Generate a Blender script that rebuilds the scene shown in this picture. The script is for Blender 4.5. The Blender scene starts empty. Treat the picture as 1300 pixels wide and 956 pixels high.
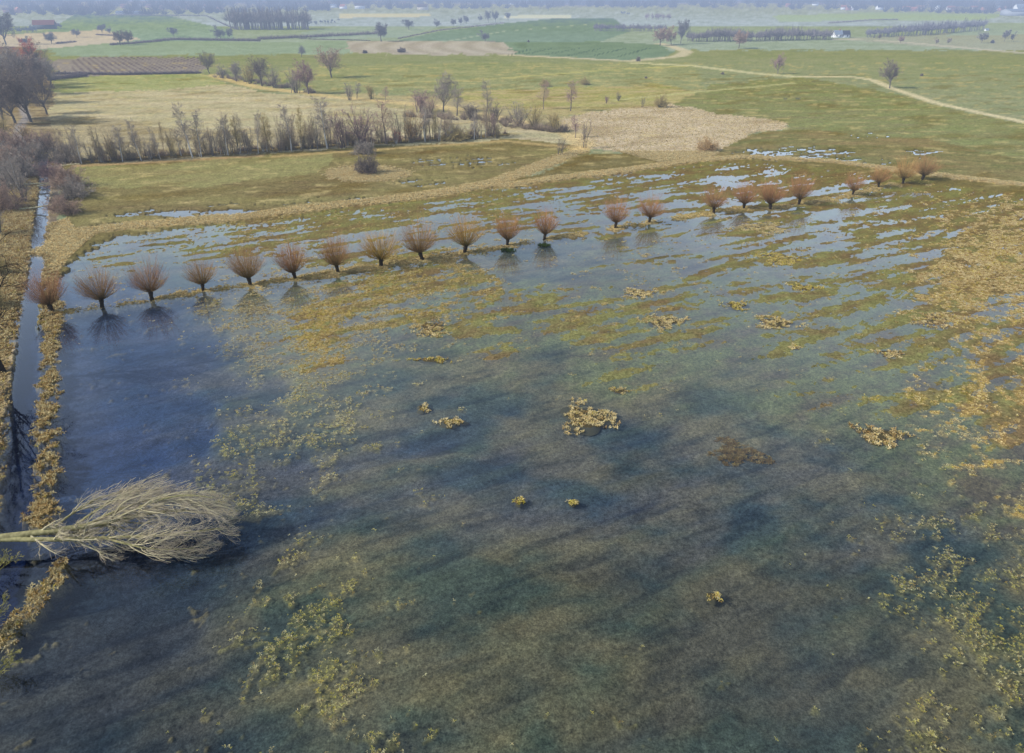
import bpy, math, random
import numpy as np

# ------------------------------------------------------------------ camera / survey mapping
H, F, PITCH = 35.0, 867.0, math.radians(26.8)      # drone height (m), focal length in photo pixels
CP, SP = math.cos(PITCH), math.sin(PITCH)
rs = np.random.RandomState(7)
random.seed(7)

def g(u, v, z=0.0):
    """ground point (x, y) for a position read off the photo (1300 px wide)"""
    yc = (433.0 - v) / F
    t = (H - z) / (SP - yc * CP)
    return (u - 650.0) / F * t, t * (CP + yc * SP)

def depth_at(v):
    return H / (SP - (433.0 - v) / F * CP)

def plan(x, y):
    """inverse of g for ground level points"""
    d = np.maximum(y * CP + H * SP, 0.5)
    return 650.0 + F * x / d, 433.0 - F * (y * SP - H * CP) / d

# ------------------------------------------------------------------ noise
_perm = np.random.RandomState(3).permutation(512)
_perm = np.concatenate([_perm, _perm])
_ga = np.random.RandomState(4).rand(512) * 2 * np.pi
_gx, _gy = np.cos(_ga), np.sin(_ga)

def perlin(x, y):
    xi = np.floor(x).astype(np.int64); yi = np.floor(y).astype(np.int64)
    fx = x - xi; fy = y - yi
    xi &= 511; yi &= 511
    x1 = (xi + 1) & 511; y1 = (yi + 1) & 511
    def gr(ix, iy, dx, dy):
        h = _perm[_perm[ix] + iy]
        return _gx[h] * dx + _gy[h] * dy
    sx = fx * fx * (3 - 2 * fx); sy = fy * fy * (3 - 2 * fy)
    a = gr(xi, yi, fx, fy); b = gr(x1, yi, fx - 1, fy)
    c = gr(xi, y1, fx, fy - 1); d = gr(x1, y1, fx - 1, fy - 1)
    return ((a + sx * (b - a)) * (1 - sy) + (c + sx * (d - c)) * sy) * 1.5

def fbm(x, y, octv=4, gain=0.55):
    s = 0.0; a = 1.0; n = 0.0
    for i in range(octv):
        s = s + a * perlin(x + 17.3 * i, y - 9.1 * i); n += a
        a *= gain; x = x * 2.03; y = y * 2.03
    return 1.75 * s / n

def sstep(a, b, x):
    t = np.clip((x - a) / (b - a), 0, 1)
    return t * t * (3 - 2 * t)

def lin(c):
    c = np.asarray(c, float) / 255.0
    return np.where(c <= 0.04045, c / 12.92, ((c + 0.055) / 1.055) ** 2.4)

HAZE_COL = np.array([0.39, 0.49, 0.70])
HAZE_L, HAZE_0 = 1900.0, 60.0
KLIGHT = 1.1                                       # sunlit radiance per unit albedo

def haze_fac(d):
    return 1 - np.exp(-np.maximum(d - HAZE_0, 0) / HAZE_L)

def albedo(seen_lin, d):
    h = np.asarray(haze_fac(d))[..., None]
    a = (seen_lin - h * HAZE_COL) / ((1 - h) * KLIGHT)
    return np.clip(a, 0.012, 0.6)

def alb1(rgb, d=100.0):
    return tuple(float(c) for c in albedo(lin(rgb), np.float64(d)))

# ------------------------------------------------------------------ masks
def inpoly(u, v, pts):
    out = np.zeros(u.shape, bool)
    P = np.asarray(pts, float)
    m = (u >= P[:, 0].min()) & (u <= P[:, 0].max()) & (v >= P[:, 1].min()) & (v <= P[:, 1].max())
    if not m.any():
        return out
    uu, vv = u[m], v[m]
    r = np.zeros(uu.shape, bool)
    j = len(P) - 1
    for i in range(len(P)):
        x0, y0 = P[i]; x1, y1 = P[j]
        if y0 != y1:
            r ^= ((y0 > vv) != (y1 > vv)) & (uu < (x1 - x0) * (vv - y0) / (y1 - y0) + x0)
        j = i
    out[m] = r
    return out

def linedist(x, y, pts, far=25.0):
    """distance in metres to a polyline given by photo positions"""
    W = np.array([g(*p) for p in pts])
    d = np.full(x.shape, 1e6)
    m = (x > W[:, 0].min() - far) & (x < W[:, 0].max() + far) & (y > W[:, 1].min() - far) & (y < W[:, 1].max() + far)
    if not m.any():
        return d
    xx, yy = x[m], y[m]
    best = np.full(xx.shape, 1e6)
    for i in range(len(W) - 1):
        ax, ay = W[i]; bx, by = W[i + 1]
        dx, dy = bx - ax, by - ay
        t = np.clip(((xx - ax) * dx + (yy - ay) * dy) / (dx * dx + dy * dy + 1e-9), 0, 1)
        best = np.minimum(best, np.hypot(xx - ax - t * dx, yy - ay - t * dy))
    d[m] = best
    return d

ROW_A = math.atan2(g(1172, 230)[1] - g(67, 397)[1], g(1172, 230)[0] - g(67, 397)[0])
CA, SA = math.cos(ROW_A), math.sin(ROW_A)

# depth, green, tuft density, roughness of the bed; read off the photo
CTRL = [
 (100,500,.75,.4,0,.05),(200,480,.8,.4,0,.05),(150,560,1.0,.4,0,.05),(250,540,.8,.5,.02,.06),(200,800,.75,.3,0,.05),
 (60,820,.8,.3,.05,.05),(260,700,.6,.4,.03,.06),(300,770,.5,.5,.08,.08),(150,740,.95,.3,0,.05),(120,700,.8,.3,0,.05),(230,735,.8,.3,0,.05),(120,860,.7,.3,0,.05),(230,860,.6,.4,0,.06),
 (100,430,.75,.4,.03,.06),(110,415,.6,.4,.1,.1),(200,420,.75,.4,.06,.08),(160,398,.7,.4,.1,.1),(240,400,.5,.4,.15,.1),(240,450,.65,.5,.06,.1),(180,445,.8,.4,.02,.06),
 (300,420,.2,.5,.3,.1),(310,400,.15,.5,.42,.1),(400,395,.04,.5,.62,.1),(450,380,.02,.5,.7,.1),(500,360,.05,.5,.5,.1),(350,455,.10,.5,.55,.1),(420,440,.08,.5,.55,.1),
 (385,480,.15,.6,.45,.1),(440,470,.25,.5,.2,.1),(330,500,.35,.6,.1,.1),(300,480,.55,.5,.03,.08),(290,470,.6,.5,.0,.08),(300,520,.3,.7,.15,.1),
 (330,545,.28,.7,.3,.1),(400,550,.25,.7,.32,.1),(430,520,.25,.7,.33,.1),(310,610,.45,.7,.25,.1),(380,590,.6,.5,.1,.12),(400,620,.5,.5,.1,.1),
 (480,500,.28,.4,.06,.06),(520,460,.24,.4,.04,.06),(600,470,.24,.3,0,.05),(700,480,.26,.35,0,.05),(540,555,.45,.4,0,.1),(640,560,.42,.5,0,.1),
 (600,520,.28,.35,0,.06),(690,540,.3,.35,0,.06),(450,640,.42,.3,.03,.12),(500,640,.38,.45,.06,.1),(560,640,.34,.35,0,.1),(700,620,.42,.5,0,.12),(760,560,.38,.4,0,.1),(830,560,.36,.4,0,.1),
 (900,520,.28,.4,0,.06),(620,700,.28,.45,0,.1),(520,740,.33,.45,0,.1),(400,790,.3,.8,.33,.1),(350,780,.35,.7,.25,.1),(380,850,.35,.8,.22,.1),(460,830,.33,.8,.25,.1),(470,770,.35,.5,.15,.1),
 (560,800,.3,.5,0,.1),(620,850,.25,.3,0,.08),(700,780,.3,.45,0,.1),(660,800,.26,.35,0,.08),(800,700,.45,.8,0,.14),(860,660,.42,.7,0,.12),(900,780,.5,.8,0,.13),
 (980,680,.36,.3,0,.08),(1000,830,.5,.9,0,.12),(1000,760,.45,.8,0,.12),(1080,800,.45,.85,0,.12),(1090,720,.42,.4,0,.1),(1140,740,.4,.6,.22,.1),
 (1160,680,.35,.5,.06,.1),(1190,660,.3,.6,.4,.1),(1230,700,.35,.5,.22,.1),(1230,790,.32,.7,.35,.1),(1280,840,.3,.7,.4,.1),(1180,840,.42,.7,.1,.1),(1160,800,.42,.6,.06,.1),(1290,740,.3,.5,.2,.1),
 (1050,620,.36,.4,0,.1),(980,600,.36,.35,0,.1),(1120,640,.3,.5,.02,.1),(1160,590,.14,.85,.05,.08),(1180,620,.2,.7,.06,.1),(1250,610,.02,.1,.3,.08),(1280,660,.12,.3,.2,.1),
 (1215,560,.04,.5,.45,.1),(1250,510,-.04,.4,.65,.08),(1220,480,.08,.8,.35,.08),(1190,520,.08,.6,.35,.08),(1285,470,.0,.1,.3,.08),(1290,540,-.02,.1,.35,.08),(1265,440,.03,.3,.35,.1),
 (1250,390,.03,.4,.62,.1),(1230,350,-.02,.2,.75,.08),(1280,340,.0,.3,.72,.08),(1285,305,.0,.3,.65,.08),(1210,375,.04,.4,.6,.1),(1290,400,.05,.5,.4,.1),
 (1160,330,.10,.4,.12,.12),(1170,400,.12,.7,.1,.12),(1100,330,.11,.6,.05,.12),(1000,335,.12,.5,.08,.12),(900,320,.15,.5,.1,.13),(1100,380,.11,.8,.03,.12),(1100,430,.12,.7,.04,.12),
 (1000,380,.12,.6,.06,.12),(1000,430,.13,.7,.04,.12),(900,380,.12,.7,.05,.12),(900,430,.13,.75,.03,.1),(820,400,.10,.6,.2,.12),(820,440,.12,.8,.03,.1),(740,420,.12,.75,.06,.1),(800,475,.12,.8,.05,.1),
 (700,390,.10,.5,.1,.12),(620,420,.09,.7,.15,.1),(660,450,.16,.6,.03,.08),(1120,500,.11,.85,.03,.1),(1060,500,.14,.8,.03,.1),(1010,500,.16,.7,.0,.1),(960,480,.22,.5,.02,.08),(870,470,.18,.7,.02,.08),(1080,560,.2,.7,.02,.08),
 (750,345,.2,.4,.05,.1),(660,340,.26,.4,.03,.08),(700,325,.28,.4,.05,.08),(600,375,.09,.5,.3,.1),(560,350,.08,.6,.35,.1),(640,370,.12,.5,.2,.1),(820,340,.17,.4,.12,.13),(800,310,.2,.4,.1,.1),
 (1000,285,.12,.4,.1,.12),(1060,300,.12,.4,.1,.12),(1150,280,.08,.4,.2,.12),(1240,275,.04,.3,.35,.1),(1200,250,.08,.6,.1,.1),(950,300,.12,.5,.12,.12),(880,300,.16,.4,.1,.12),(1120,255,.09,.6,.08,.12),
 (540,375,.1,.5,.4,.1),(560,400,.15,.6,.2,.1),(480,420,.2,.5,.25,.1),(500,400,.12,.5,.4,.1),(360,370,.22,.4,.2,.12),(290,375,.3,.4,.15,.1),(430,365,.18,.4,.2,.12),
 # behind the row of willows
 (130,350,.22,.4,.05,.1),(200,335,.2,.5,.08,.12),(150,325,.12,.5,.15,.12),(250,315,.11,.7,.12,.12),(300,325,.15,.4,.05,.12),(330,300,.05,.5,.3,.12),(400,300,.08,.4,.1,.12),(450,310,.13,.4,.05,.12),
 (500,300,.14,.3,.03,.12),(560,285,.15,.4,.12,.12),(430,280,.05,.6,.2,.1),(520,270,.05,.6,.1,.1),(620,255,.07,.6,.2,.1),(640,275,.12,.3,.05,.12),(700,260,.12,.3,.03,.12),(760,265,.12,.3,.03,.12),
 (700,240,.08,.5,.03,.12),(800,245,.09,.4,.03,.13),(850,225,.06,.4,.02,.12),(900,240,.1,.3,.03,.12),(960,225,.06,.3,.02,.12),(1000,235,.1,.3,.03,.12),(1060,225,.07,.3,.05,.1),(870,255,.12,.3,.05,.12),
]
CTRL = np.array(CTRL, float)
_m = (CTRL[:, 0] > 1185) & (CTRL[:, 1] > 290) & (CTRL[:, 1] < 570)
CTRL[_m, 2] += .055; CTRL[_m, 5] += .03
_m = (CTRL[:, 4] > .2) & (CTRL[:, 0] < 580) & (CTRL[:, 1] > 340)
CTRL[_m, 4] += .13
_m = (CTRL[:, 4] > .1) & (CTRL[:, 0] > 1100) & (CTRL[:, 1] > 620)
CTRL[_m, 4] += .12

FLOOD = [(-600,1600),(-600,640),(-20,640),(20,470),(52,400),(60,365),(82,345),(110,318),(150,300),(250,290),(330,281),(470,262),(560,248),
         (640,236),(700,228),(780,219),(880,207),(950,204),(1020,212),(1080,218),(1160,230),(1230,240),(1320,252),(1900,330),(1900,1600)]
DITCH = [(54,200),(57,235),(55,262),(49,300),(47,340),(40,385),(34,430),(30,480),(28,560),(22,640),(8,720),(-20,800),(-60,900)]
DITCHW = .85
BANKR = [(68,285),(66,330),(64,365),(67,397),(66,440),(63,480),(60,520),(57,570),(55,630),(53,660)]
BANKR2 = [(75,725),(60,750),(40,770),(8,805)]
DYKE = [(60,318),(100,296),(170,287),(300,277),(420,262),(520,252),(620,236),(680,214),(740,190)]
DYKE2 = [(640,236),(720,226),(800,216),(880,204),(960,200),(1060,206),(1180,222),(1300,236),(1500,262)]
ROWLINE = [(67,397),(130,390),(193,381),(258,369),(318,362),(375,354),(429,346),(484,338),(536,330),(590,321),(644,312),(691,304),(781,290),(824,283),(906,270),(944,265),(978,266),(1014,260),(1082,248),(1115,238),(1146,233),(1170,229)]

FIELDS = [  # photo outline, seen colour, second colour, noise amount
 ([(-400,240),(-400,30),(1700,30),(1700,240)], (133,146,104), (143,146,108), .5),
 ([(-800,1600),(-800,270),(80,290),(470,250),(900,195),(1300,225),(1900,240),(1900,1600)], (124,112,64), (112,102,56), .8),
 ([(-400,64),(-400,28),(1700,28),(1700,64)], (140,160,142), (148,164,150), .5),
 # far fields
 ([(-400,34),(-400,-4),(1700,-4),(1700,34)], (150,170,182), (158,176,190), .5),
 ([(60,40),(95,18),(210,19),(255,30),(292,38),(300,52),(200,52),(120,52)], (128,158,148), (140,164,150), .5),
 ([(-60,45),(10,44),(130,38),(180,50),(140,56),(60,62),(-60,66)], (178,170,160), (190,176,156), .4),
 ([(60,62),(140,55),(220,52),(330,54),(460,52),(450,68),(330,70),(70,72)], (135,158,135), (142,162,140), .4),
 ([(440,53),(540,51),(675,54),(660,70),(560,70),(446,68)], (172,163,152), (164,158,142), .5),
 ([(505,52),(560,40),(640,30),(700,24),(780,24),(800,40),(760,54),(680,54),(560,52)], (118,148,141), (126,153,143), .4),
 ([(640,54),(760,53),(838,57),(858,68),(838,75),(790,78),(700,73),(655,70)], (112,140,124), (120,146,124), .4),
 ([(380,42),(440,33),(560,34),(510,48),(400,50)], (138,164,156), (150,166,156), .4),
 ([(430,18),(545,17),(548,21),(430,23)], (196,188,176), (190,188,180), .2),
 ([(640,20),(725,19),(725,23),(640,24)], (205,196,190), (196,190,184), .2),
 ([(1056,50),(1130,46),(1300,38),(1500,36),(1500,66),(1300,66),(1180,60),(1110,54)], (158,164,152), (150,160,150), .4),
 ([(1240,30),(1500,24),(1500,40),(1200,46)], (146,166,160), (150,170,160), .3),
 ([(980,20),(1120,16),(1280,18),(1250,26),(1100,26),(990,28)], (160,182,170), (150,176,172), .3),
 # ploughed strip
 ([(62,100),(66,78),(120,73),(250,73),(262,82),(258,92),(150,96)], (138,131,130), (148,140,133), .3),
 # field behind the hedgerow
 ([(60,212),(66,104),(160,96),(250,93),(275,103),(330,118),(430,124),(540,138),(640,155),(740,168),(742,186),(640,178),(330,197),(100,212)], (192,176,132), (164,156,112), .9),
 ([(66,118),(66,100),(160,96),(250,93),(290,106),(200,116)], (150,160,98), (160,160,104), .6),
 ([(55,212),(60,150),(130,150),(230,165),(420,165),(500,176),(330,197),(100,212)], (160,146,108), (164,150,112), .7),
 # central meadow
 ([(275,100),(420,84),(640,80),(880,80),(900,120),(840,136),(740,140),(560,120),(420,118)], (138,148,102), (150,150,100), .8),
 ([(560,120),(640,114),(840,108),(900,120),(850,136),(720,150),(640,146)], (160,158,84), (168,152,98), .8),
 ([(420,118),(560,124),(660,142),(740,152),(760,168),(640,158),(500,140)], (178,162,116), (160,150,100), .8),
 # right meadow
 ([(840,140),(900,110),(1010,98),(1110,112),(1200,138),(1300,158),(1600,200),(1600,265),(1300,238),(1100,206),(960,198),(1000,160),(900,150)], (134,142,86), (128,128,84), .9),
 ([(900,180),(1000,165),(1180,178),(1300,205),(1500,230),(1500,262),(1300,236),(1060,206),(900,200)], (124,124,76), (132,118,74), .9),
 # reed field
 ([(722,190),(738,172),(700,158),(770,140),(850,134),(900,142),(1002,158),(985,166),(950,172),(905,200),(840,206),(760,192)], (198,176,138), (182,160,122), .7),
 # meadow behind the dyke
 ([(86,292),(76,212),(330,197),(640,178),(742,186),(742,200),(640,232),(470,260),(330,276),(170,286)], (136,126,72), (120,106,66), .9),
 ([(96,240),(96,214),(330,200),(430,196),(400,222),(250,238)], (146,144,80), (140,130,76), .6),
 ([(660,236),(740,198),(800,196),(880,202),(800,212),(720,226)], (126,112,62), (118,108,66), .8),
 # wood floor and track on the left
 ([(-500,640),(-500,60),(40,60),(66,100),(66,160),(74,200),(82,232),(72,280),(64,330),(60,365),(30,440),(10,640)], (132,118,98), (150,134,104), .9),
]
REEDFIELD = FIELDS[-5][0]
STUBBLE = [f[0] for f in FIELDS if f[0][0] == (440,53)][0]
PATHS = [  # polyline, half width (m), seen colour
 ([(1500,186),(1300,156),(1190,132),(1130,112),(1108,102),(1080,98),(1010,98)], 2.3, (206,192,158)),
 ([(1010,98),(960,94),(880,84),(800,80)], 4.0, (196,188,152)),
 ([(640,70),(720,74),(800,78),(862,72),(872,66),(850,58),(838,56)], 5.0, (196,184,160)),
 ([(1060,50),(1110,51),(1180,57),(1300,68),(1500,84)], 6.0, (186,180,170)),
 ([(560,54),(640,40),(760,30)], 2.0, (166,174,160)),
 ([(270,96),(330,112),(430,124),(560,136),(640,152),(720,168),(742,186)], 3.6, (198,176,132)),
 ([(640,100),(760,90),(880,84)], 2.4, (176,170,120)),
 ([(780,128),(900,116),(1010,106)], 1.8, (176,172,128)),
 ([(440,108),(640,100)], 2.2, (170,164,120)),
 ([(350,200),(640,180),(742,190)], 1.4, (178,156,112)),
 ([(98,212),(330,199)], 1.3, (176,150,112)),
 ([(28,205),(22,180),(26,160),(34,150),(20,110)], 1.5, (150,146,146)),
]
TRAMS = [[(646,71),(672,63)],[(663,70),(700,62)],[(690,70),(735,62)],[(722,71),(762,62)],[(753,71.5),(794,61.5)],[(786,72),(824,61.5)]]

def survey(x, y, want_col=True):
    """height, seen colour, tuft density, tuft hue for ground points"""
    u, v = plan(x, y)
    n = len(x)
    a = x * CA + y * SA; b = -x * SA + y * CA
    dist = np.sqrt(x * x + y * y + H * H)
    wob = np.minimum(dist / 867.0 * 0 + 1, 1)
    n_big = fbm(x / 23.0, y / 23.0, 4)
    n_mid = fbm(a / 11.0 + 3.1, b / 2.8 - 7.7, 4)
    n_fine = fbm(x / 1.15 + 50, y / 1.15, 3)
    z = 0.22 + 0.10 * n_big + 0.05 * n_fine
    T = np.zeros(n); kind = np.zeros(n)                    # kind 0 sedge, 1 reed
    # --- fields
    wu = u + 9 * n_big + 3 * n_fine; wv = v + 2.4 * fbm(x / 14 + 9, y / 14, 3) + 0.8 * n_fine
    far = v < 60
    wu = np.where(far, u, wu); wv = np.where(far, v, wv)
    col = np.tile(lin((140, 150, 120)), (n, 1))
    streak = fbm(x / 30.0, y / 7.0 + 4, 5)
    streak2 = fbm(x / 9.0 + 40, y / 3.0 + 14, 4)
    for pts, c1, c2, am in FIELDS:
        m = inpoly(wu, wv, pts)
        if m.any():
            k = np.clip(0.5 + am * (1.1 * streak[m] + 0.7 * streak2[m]), -.3, 1.3)[:, None]
            c = (lin(c1) * (1 - k) + lin(c2) * k) * (1 + am * (.15 * streak2[m] + .10 * n_fine[m] + .10 * streak[m]))[:, None]
            col[m] = c * .68 + c.mean(1, keepdims=True) * .34 * np.array([1.04, 1.0, .95])
    # dry brown / dark drifts across the meadows
    land = v > 95
    dr = sstep(-.1, .9, fbm(a / 20 + 5, b / 9 + 2, 5)) * land * .42
    dr = np.where((v > 195) & (u > 330), dr * 1.3, dr)
    col = col * (1 - dr[:, None]) + lin((104, 86, 56)) * dr[:, None]
    # mole-grey tussock tops
    lt = sstep(.25, .6, fbm(x / 7 + 70, y / 3.2, 4)) * (v > 80) * .4
    col = col * (1 - lt[:, None]) + lin((190, 172, 124)) * lt[:, None]
    # reed bed texture
    rf = inpoly(wu, wv, REEDFIELD)
    T = np.where(rf, .55, T); kind = np.where(rf, 1, kind)
    # furrows of the ploughed strip
    pl = inpoly(u, v, [(90,96),(92,77),(122,72),(250,73),(262,82),(256,92),(150,95)])
    if pl.any():
        p0 = np.array(g(130, 74)); p1 = np.array(g(158, 92)); d = (p1 - p0) / np.linalg.norm(p1 - p0)
        q = (-(x[pl]) * d[1] + y[pl] * d[0])
        s = sstep(-.1, .9, np.sin(q * 2 * np.pi / 3.3)) * (.55 + .45 * sstep(-.3, .3, n_big[pl]))
        col[pl] = col[pl] * (1 - .75 * s[:, None]) + lin((88, 86, 104)) * .75 * s[:, None]
    for pts, hw, c in PATHS:
        dd = linedist(x, y, pts, hw * 3 + 6)
        k = (1 - sstep(hw * .55, hw * 1.25, dd + hw * .18 * n_fine + hw * .15 * streak2))[:, None] * .9
        k = k * (.85 + .2 * streak2)[:, None].clip(0, 1)
        col = col * (1 - k) + lin(c) * k
    for pts in TRAMS:
        dd = linedist(x, y, pts, 12)
        k = ((np.abs(dd - .95) < .42) * .75)[:, None]
        col = col * (1 - k) + lin((86, 104, 92)) * k
    # stubble rows in the pink field
    st = inpoly(u, v, STUBBLE)
    if st.any():
        p0 = np.array(g(500, 64)); p1 = np.array(g(640, 58)); d = (p1 - p0) / np.linalg.norm(p1 - p0)
        s = np.sin((-(x[st]) * d[1] + y[st] * d[0]) * 2 * np.pi / 12.0)
        col[st] *= (1 + .10 * s)[:, None]
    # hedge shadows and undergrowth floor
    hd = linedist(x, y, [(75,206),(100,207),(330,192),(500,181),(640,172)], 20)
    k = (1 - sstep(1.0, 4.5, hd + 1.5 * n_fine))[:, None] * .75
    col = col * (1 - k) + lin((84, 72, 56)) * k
    # puddles on the meadows
    pn = fbm(a / 9.0 + 31, b / 1.7 + 12, 4)
    for (pu, pv, ru, rv, th) in [(1010,196,75,9,-.15),(1040,199,40,7,-.1),(1100,172,30,5,.22),(1010,124,22,3,.25),(590,207,60,9,.08),(250,272,120,6,-.12),(330,262,60,4,.15),
                                 (540,232,40,6,.2),(430,255,60,5,.05),(140,285,25,6,-.05),(1170,195,40,6,.25),(960,214,40,4,.1),(1090,205,40,5,.1)]:
        q = np.sqrt(((u - pu) / ru) ** 2 + ((v - pv) / rv) ** 2)
        m = (q < 1.1)
        pd = sstep(th, th + .12, pn[m] + .25 * n_fine[m] - .35 * sstep(.4, 1.1, q[m]))
        z[m] = z[m] * (1 - pd) + (-.12) * pd
        col[m] = col[m] * (1 - .55 * pd[:, None])
    # far relief
    z = np.where(y > 1500, z + sstep(1500, 3400, y) * (13 + 16 * fbm(x / 1300.0, y / 1500.0 + .4, 3)) + sstep(5000, 9000, y) * 55, z)

    # --- flooded meadow
    fu = u + 10 * n_mid + 5 * n_fine; fv = v + 4.5 * n_mid + 2 * n_fine
    fm = inpoly(fu, fv, FLOOD)
    ix = np.nonzero(fm)[0]
    if len(ix):
        uu, vv = u[ix], v[ix]
        acc = np.zeros((len(ix), 4)); ws = np.zeros(len(ix))
        uw = uu + 34 * fbm(x[ix] / 8.0 + 2, y[ix] / 8.0, 3); vw = vv + 20 * fbm(x[ix] / 8.0 + 42, y[ix] / 8.0 + 5, 3)
        for c in CTRL:
            ks = 1.25 + 1.6 * np.clip((420 - c[1]) / 200.0, 0, 1)
            q = (uw - c[0]) ** 2 + (ks * (vw - c[1])) ** 2 + 900.0
            w = 1.0 / (q * q)
            acc += w[:, None] * c[2:6]; ws += w
        D, G, TT, R = (acc / ws[:, None]).T
        D = D + .4 * sstep(.38, .95, D + .12 * n_mid[ix])
        shal = sstep(610, 500, vv) * (1 - sstep(.2, .36, D))
        nm = n_mid[ix]; nf = n_fine[ix]
        big = fbm(a[ix] / 16.0 + 8, b[ix] / 3.4 + 3, 4)
        fur = np.sin(b[ix] * 2 * np.pi / 2.6 + 5 * n_big[ix] + 1.3 * nm) * (.25 + .75 * sstep(-.2, .4, fbm(a[ix] / 30 + 3, b[ix] / 12 + 1, 2)))
        sh = sstep(.45, .08, D)
        dn = 1 - .7 * sstep(.4, .6, D)
        h = -D * np.clip(1 + dn * (.5 * nm + .55 * big), .2, 2.6) + R * (.55 * nm + .5 * big + .16 * fur)
        hs = -(D - .114) + R * (.75 * nm + .55 * big + .30 * fur)
        h = h * (1 - shal) + hs * shal + .05 * nf * sh + .02 * fbm(x[ix] / .4, y[ix] / .4, 2) * sh
        # dry tussock patches
        tn = .62 * fbm(a[ix] / 3.4 + 11, b[ix] / 2.2 + 19, 3) + .48 * fbm(x[ix] / .75 + 9, y[ix] / .75, 2)
        thr = .60 - 1.35 * np.clip(TT, 0, .9) - .12 * sstep(.1, .2, D) * (TT > .1)
        tm = sstep(thr - .08, thr + .28, tn) * (TT > .012)
        h = np.where(D > .14, h * (1 - .15 * tm), h * (1 - tm) + np.maximum(h, .0 + .03 * nf) * tm)
        # vegetation colours of the bed
        gb = np.clip(G + .02 + .9 * fbm(a[ix] / 6.0 + 21, b[ix] / 2.6 + 33, 4) + .25 * nf, 0, 1)[:, None]
        veg = lin((114, 98, 72)) * (1 - gb) + lin((121, 119, 78)) * gb
        lo = np.clip(.5 + 1.3 * fbm(x[ix] / 9.0 + 5, y[ix] / 6.0 + 8, 4), 0, 1)[:, None]
        silt = lin((132, 117, 80)) * lo + lin((84, 90, 68)) * (1 - lo)
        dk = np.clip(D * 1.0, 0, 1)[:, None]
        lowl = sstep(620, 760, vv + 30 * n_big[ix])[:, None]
        murk_sky = np.array([.014, .029, .080]) * (1 - lowl) + np.array([.014, .020, .034]) * lowl  # murky tone and blue sky reflection painted into the deep bed colour
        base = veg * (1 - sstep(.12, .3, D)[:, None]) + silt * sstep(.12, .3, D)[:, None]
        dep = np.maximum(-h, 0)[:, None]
        ext = np.exp(-dep * np.array([1.9, 1.9, 1.95]))  # bed colour darkened with depth for the light the water absorbs
        c = base * (1 + .14 * sstep(.12, .3, D)[:, None]) * ext + 1.3 * murk_sky * (1 - ext) ** 1.35
        stk = sstep(-.1, .8, fbm(a[ix] / 6.0 + 61, b[ix] / 1.3 + 33, 5) + .15 * nf) * sstep(.1, .2, D)
        c = c * (1 - .45 * stk[:, None] * np.array([1, .9, .7]))
        hp = np.clip(tn[:, None] * .6 + .5 + .5 * nf[:, None], 0, 1)
        tc = lin((150, 126, 74)) * (1 - hp) + lin((180, 154, 96)) * hp
        gt = sstep(.5, .75, G + .5 * nm)[:, None]
        tc = tc * (1 - gt * .7) + lin((140, 130, 56)) * gt * .7
        bt = sstep(.4, .1, G)[:, None] * .35
        tc = tc * (1 - bt) + lin((134, 100, 62)) * bt
        tk = tm[:, None] * (.8 - .5 * sstep(.1, .2, D)[:, None])
        c = c * (1 - tk) + tc * .8 * tk
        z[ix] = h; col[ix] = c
        T[ix] = tm * np.clip(.6 + TT, 0, 1); kind[ix] = 0
        # strip of dry grass under the willows
        dd = linedist(x[ix], y[ix], ROWLINE, 6)
        k = (1 - sstep(.3, 1.1, dd / (1.0 + 1.3 * sstep(-.3, .7, fbm(a[ix] / 4.0 + 8, b[ix] / 4.0, 3))) + .8 * nf)) * sstep(-.6, -.2, fbm(a[ix] / 7.0 + 1.5, b[ix] * 0 + .5, 3) + .3 * nf)
        z[ix] = z[ix] * (1 - k) + k * (.10 + .05 * nf)
        col[ix] = col[ix] * (1 - k[:, None]) + lin((192, 166, 114)) * (1 + .35 * nf[:, None]) * k[:, None]
        T[ix] = np.maximum(T[ix], k * .75)
    # --- ditch and its banks
    dd = linedist(x, y, DITCH, 14)
    k = 1 - sstep(DITCHW * .8, DITCHW * 1.25, dd + .35 * n_fine)
    z = z * (1 - k) + (-.9) * k
    col = col * (1 - k[:, None]) + lin((20, 30, 56)) * k[:, None]  # blue of the reflected sky painted into the ditch bed
    T = T * (1 - k)
    # left-hand pools
    for (pu, pv, ru, rv) in [(0,285,13,34),(4,315,10,20),(22,382,20,22),(10,405,25,22),(5,430,20,22),(-30,300,25,60)]:
        q = np.sqrt(((u - pu) / ru) ** 2 + ((v - pv) / rv) ** 2) + .55 * n_fine + .35 * n_mid
        k = 1 - sstep(.8, 1.15, q)
        z = z * (1 - k) + (-.28) * k
        col = col * (1 - .6 * k[:, None])
        T = T * (1 - k)
    for pts, hw, am in [(BANKR, .72, 1.0), (BANKR2, .8, .9)]:
        dd = linedist(x, y, pts, 8)
        k = (1 - sstep(hw * .6, hw * 1.35, dd + .7 * n_fine + .5 * n_mid)) * am
        k = k * sstep(-.45, -.1, fbm(x / 1.6 + 3, y / 1.6 + 90, 3))
        z = z * (1 - k) + k * (.09 + .05 * n_fine)
        col = col * (1 - k[:, None]) + lin((140, 118, 78)) * k[:, None]
        T = np.maximum(T * (1 - k), sstep(.15, .45, k)); kind = np.where(k > .3, 2, kind)
    lb = (1 - sstep(1.6, 3.6, np.abs(linedist(x, y, DITCH, 14) - 3.9) + .8 * n_fine)) * (u < 60) * (linedist(x, y, DITCH, 14) > DITCHW * 1.15)
    lb = lb * (x < np.interp(y, *zip(*sorted((g(*p)[1], g(*p)[0]) for p in DITCH)))) * (v < 720)
    z = z * (1 - lb) + lb * (.22 + .1 * n_fine)
    col = col * (1 - lb[:, None]) + lin((142, 122, 92)) * lb[:, None]
    T = np.maximum(T * (1 - lb), lb * .8); kind = np.where(lb > .3, 2, kind)
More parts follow.
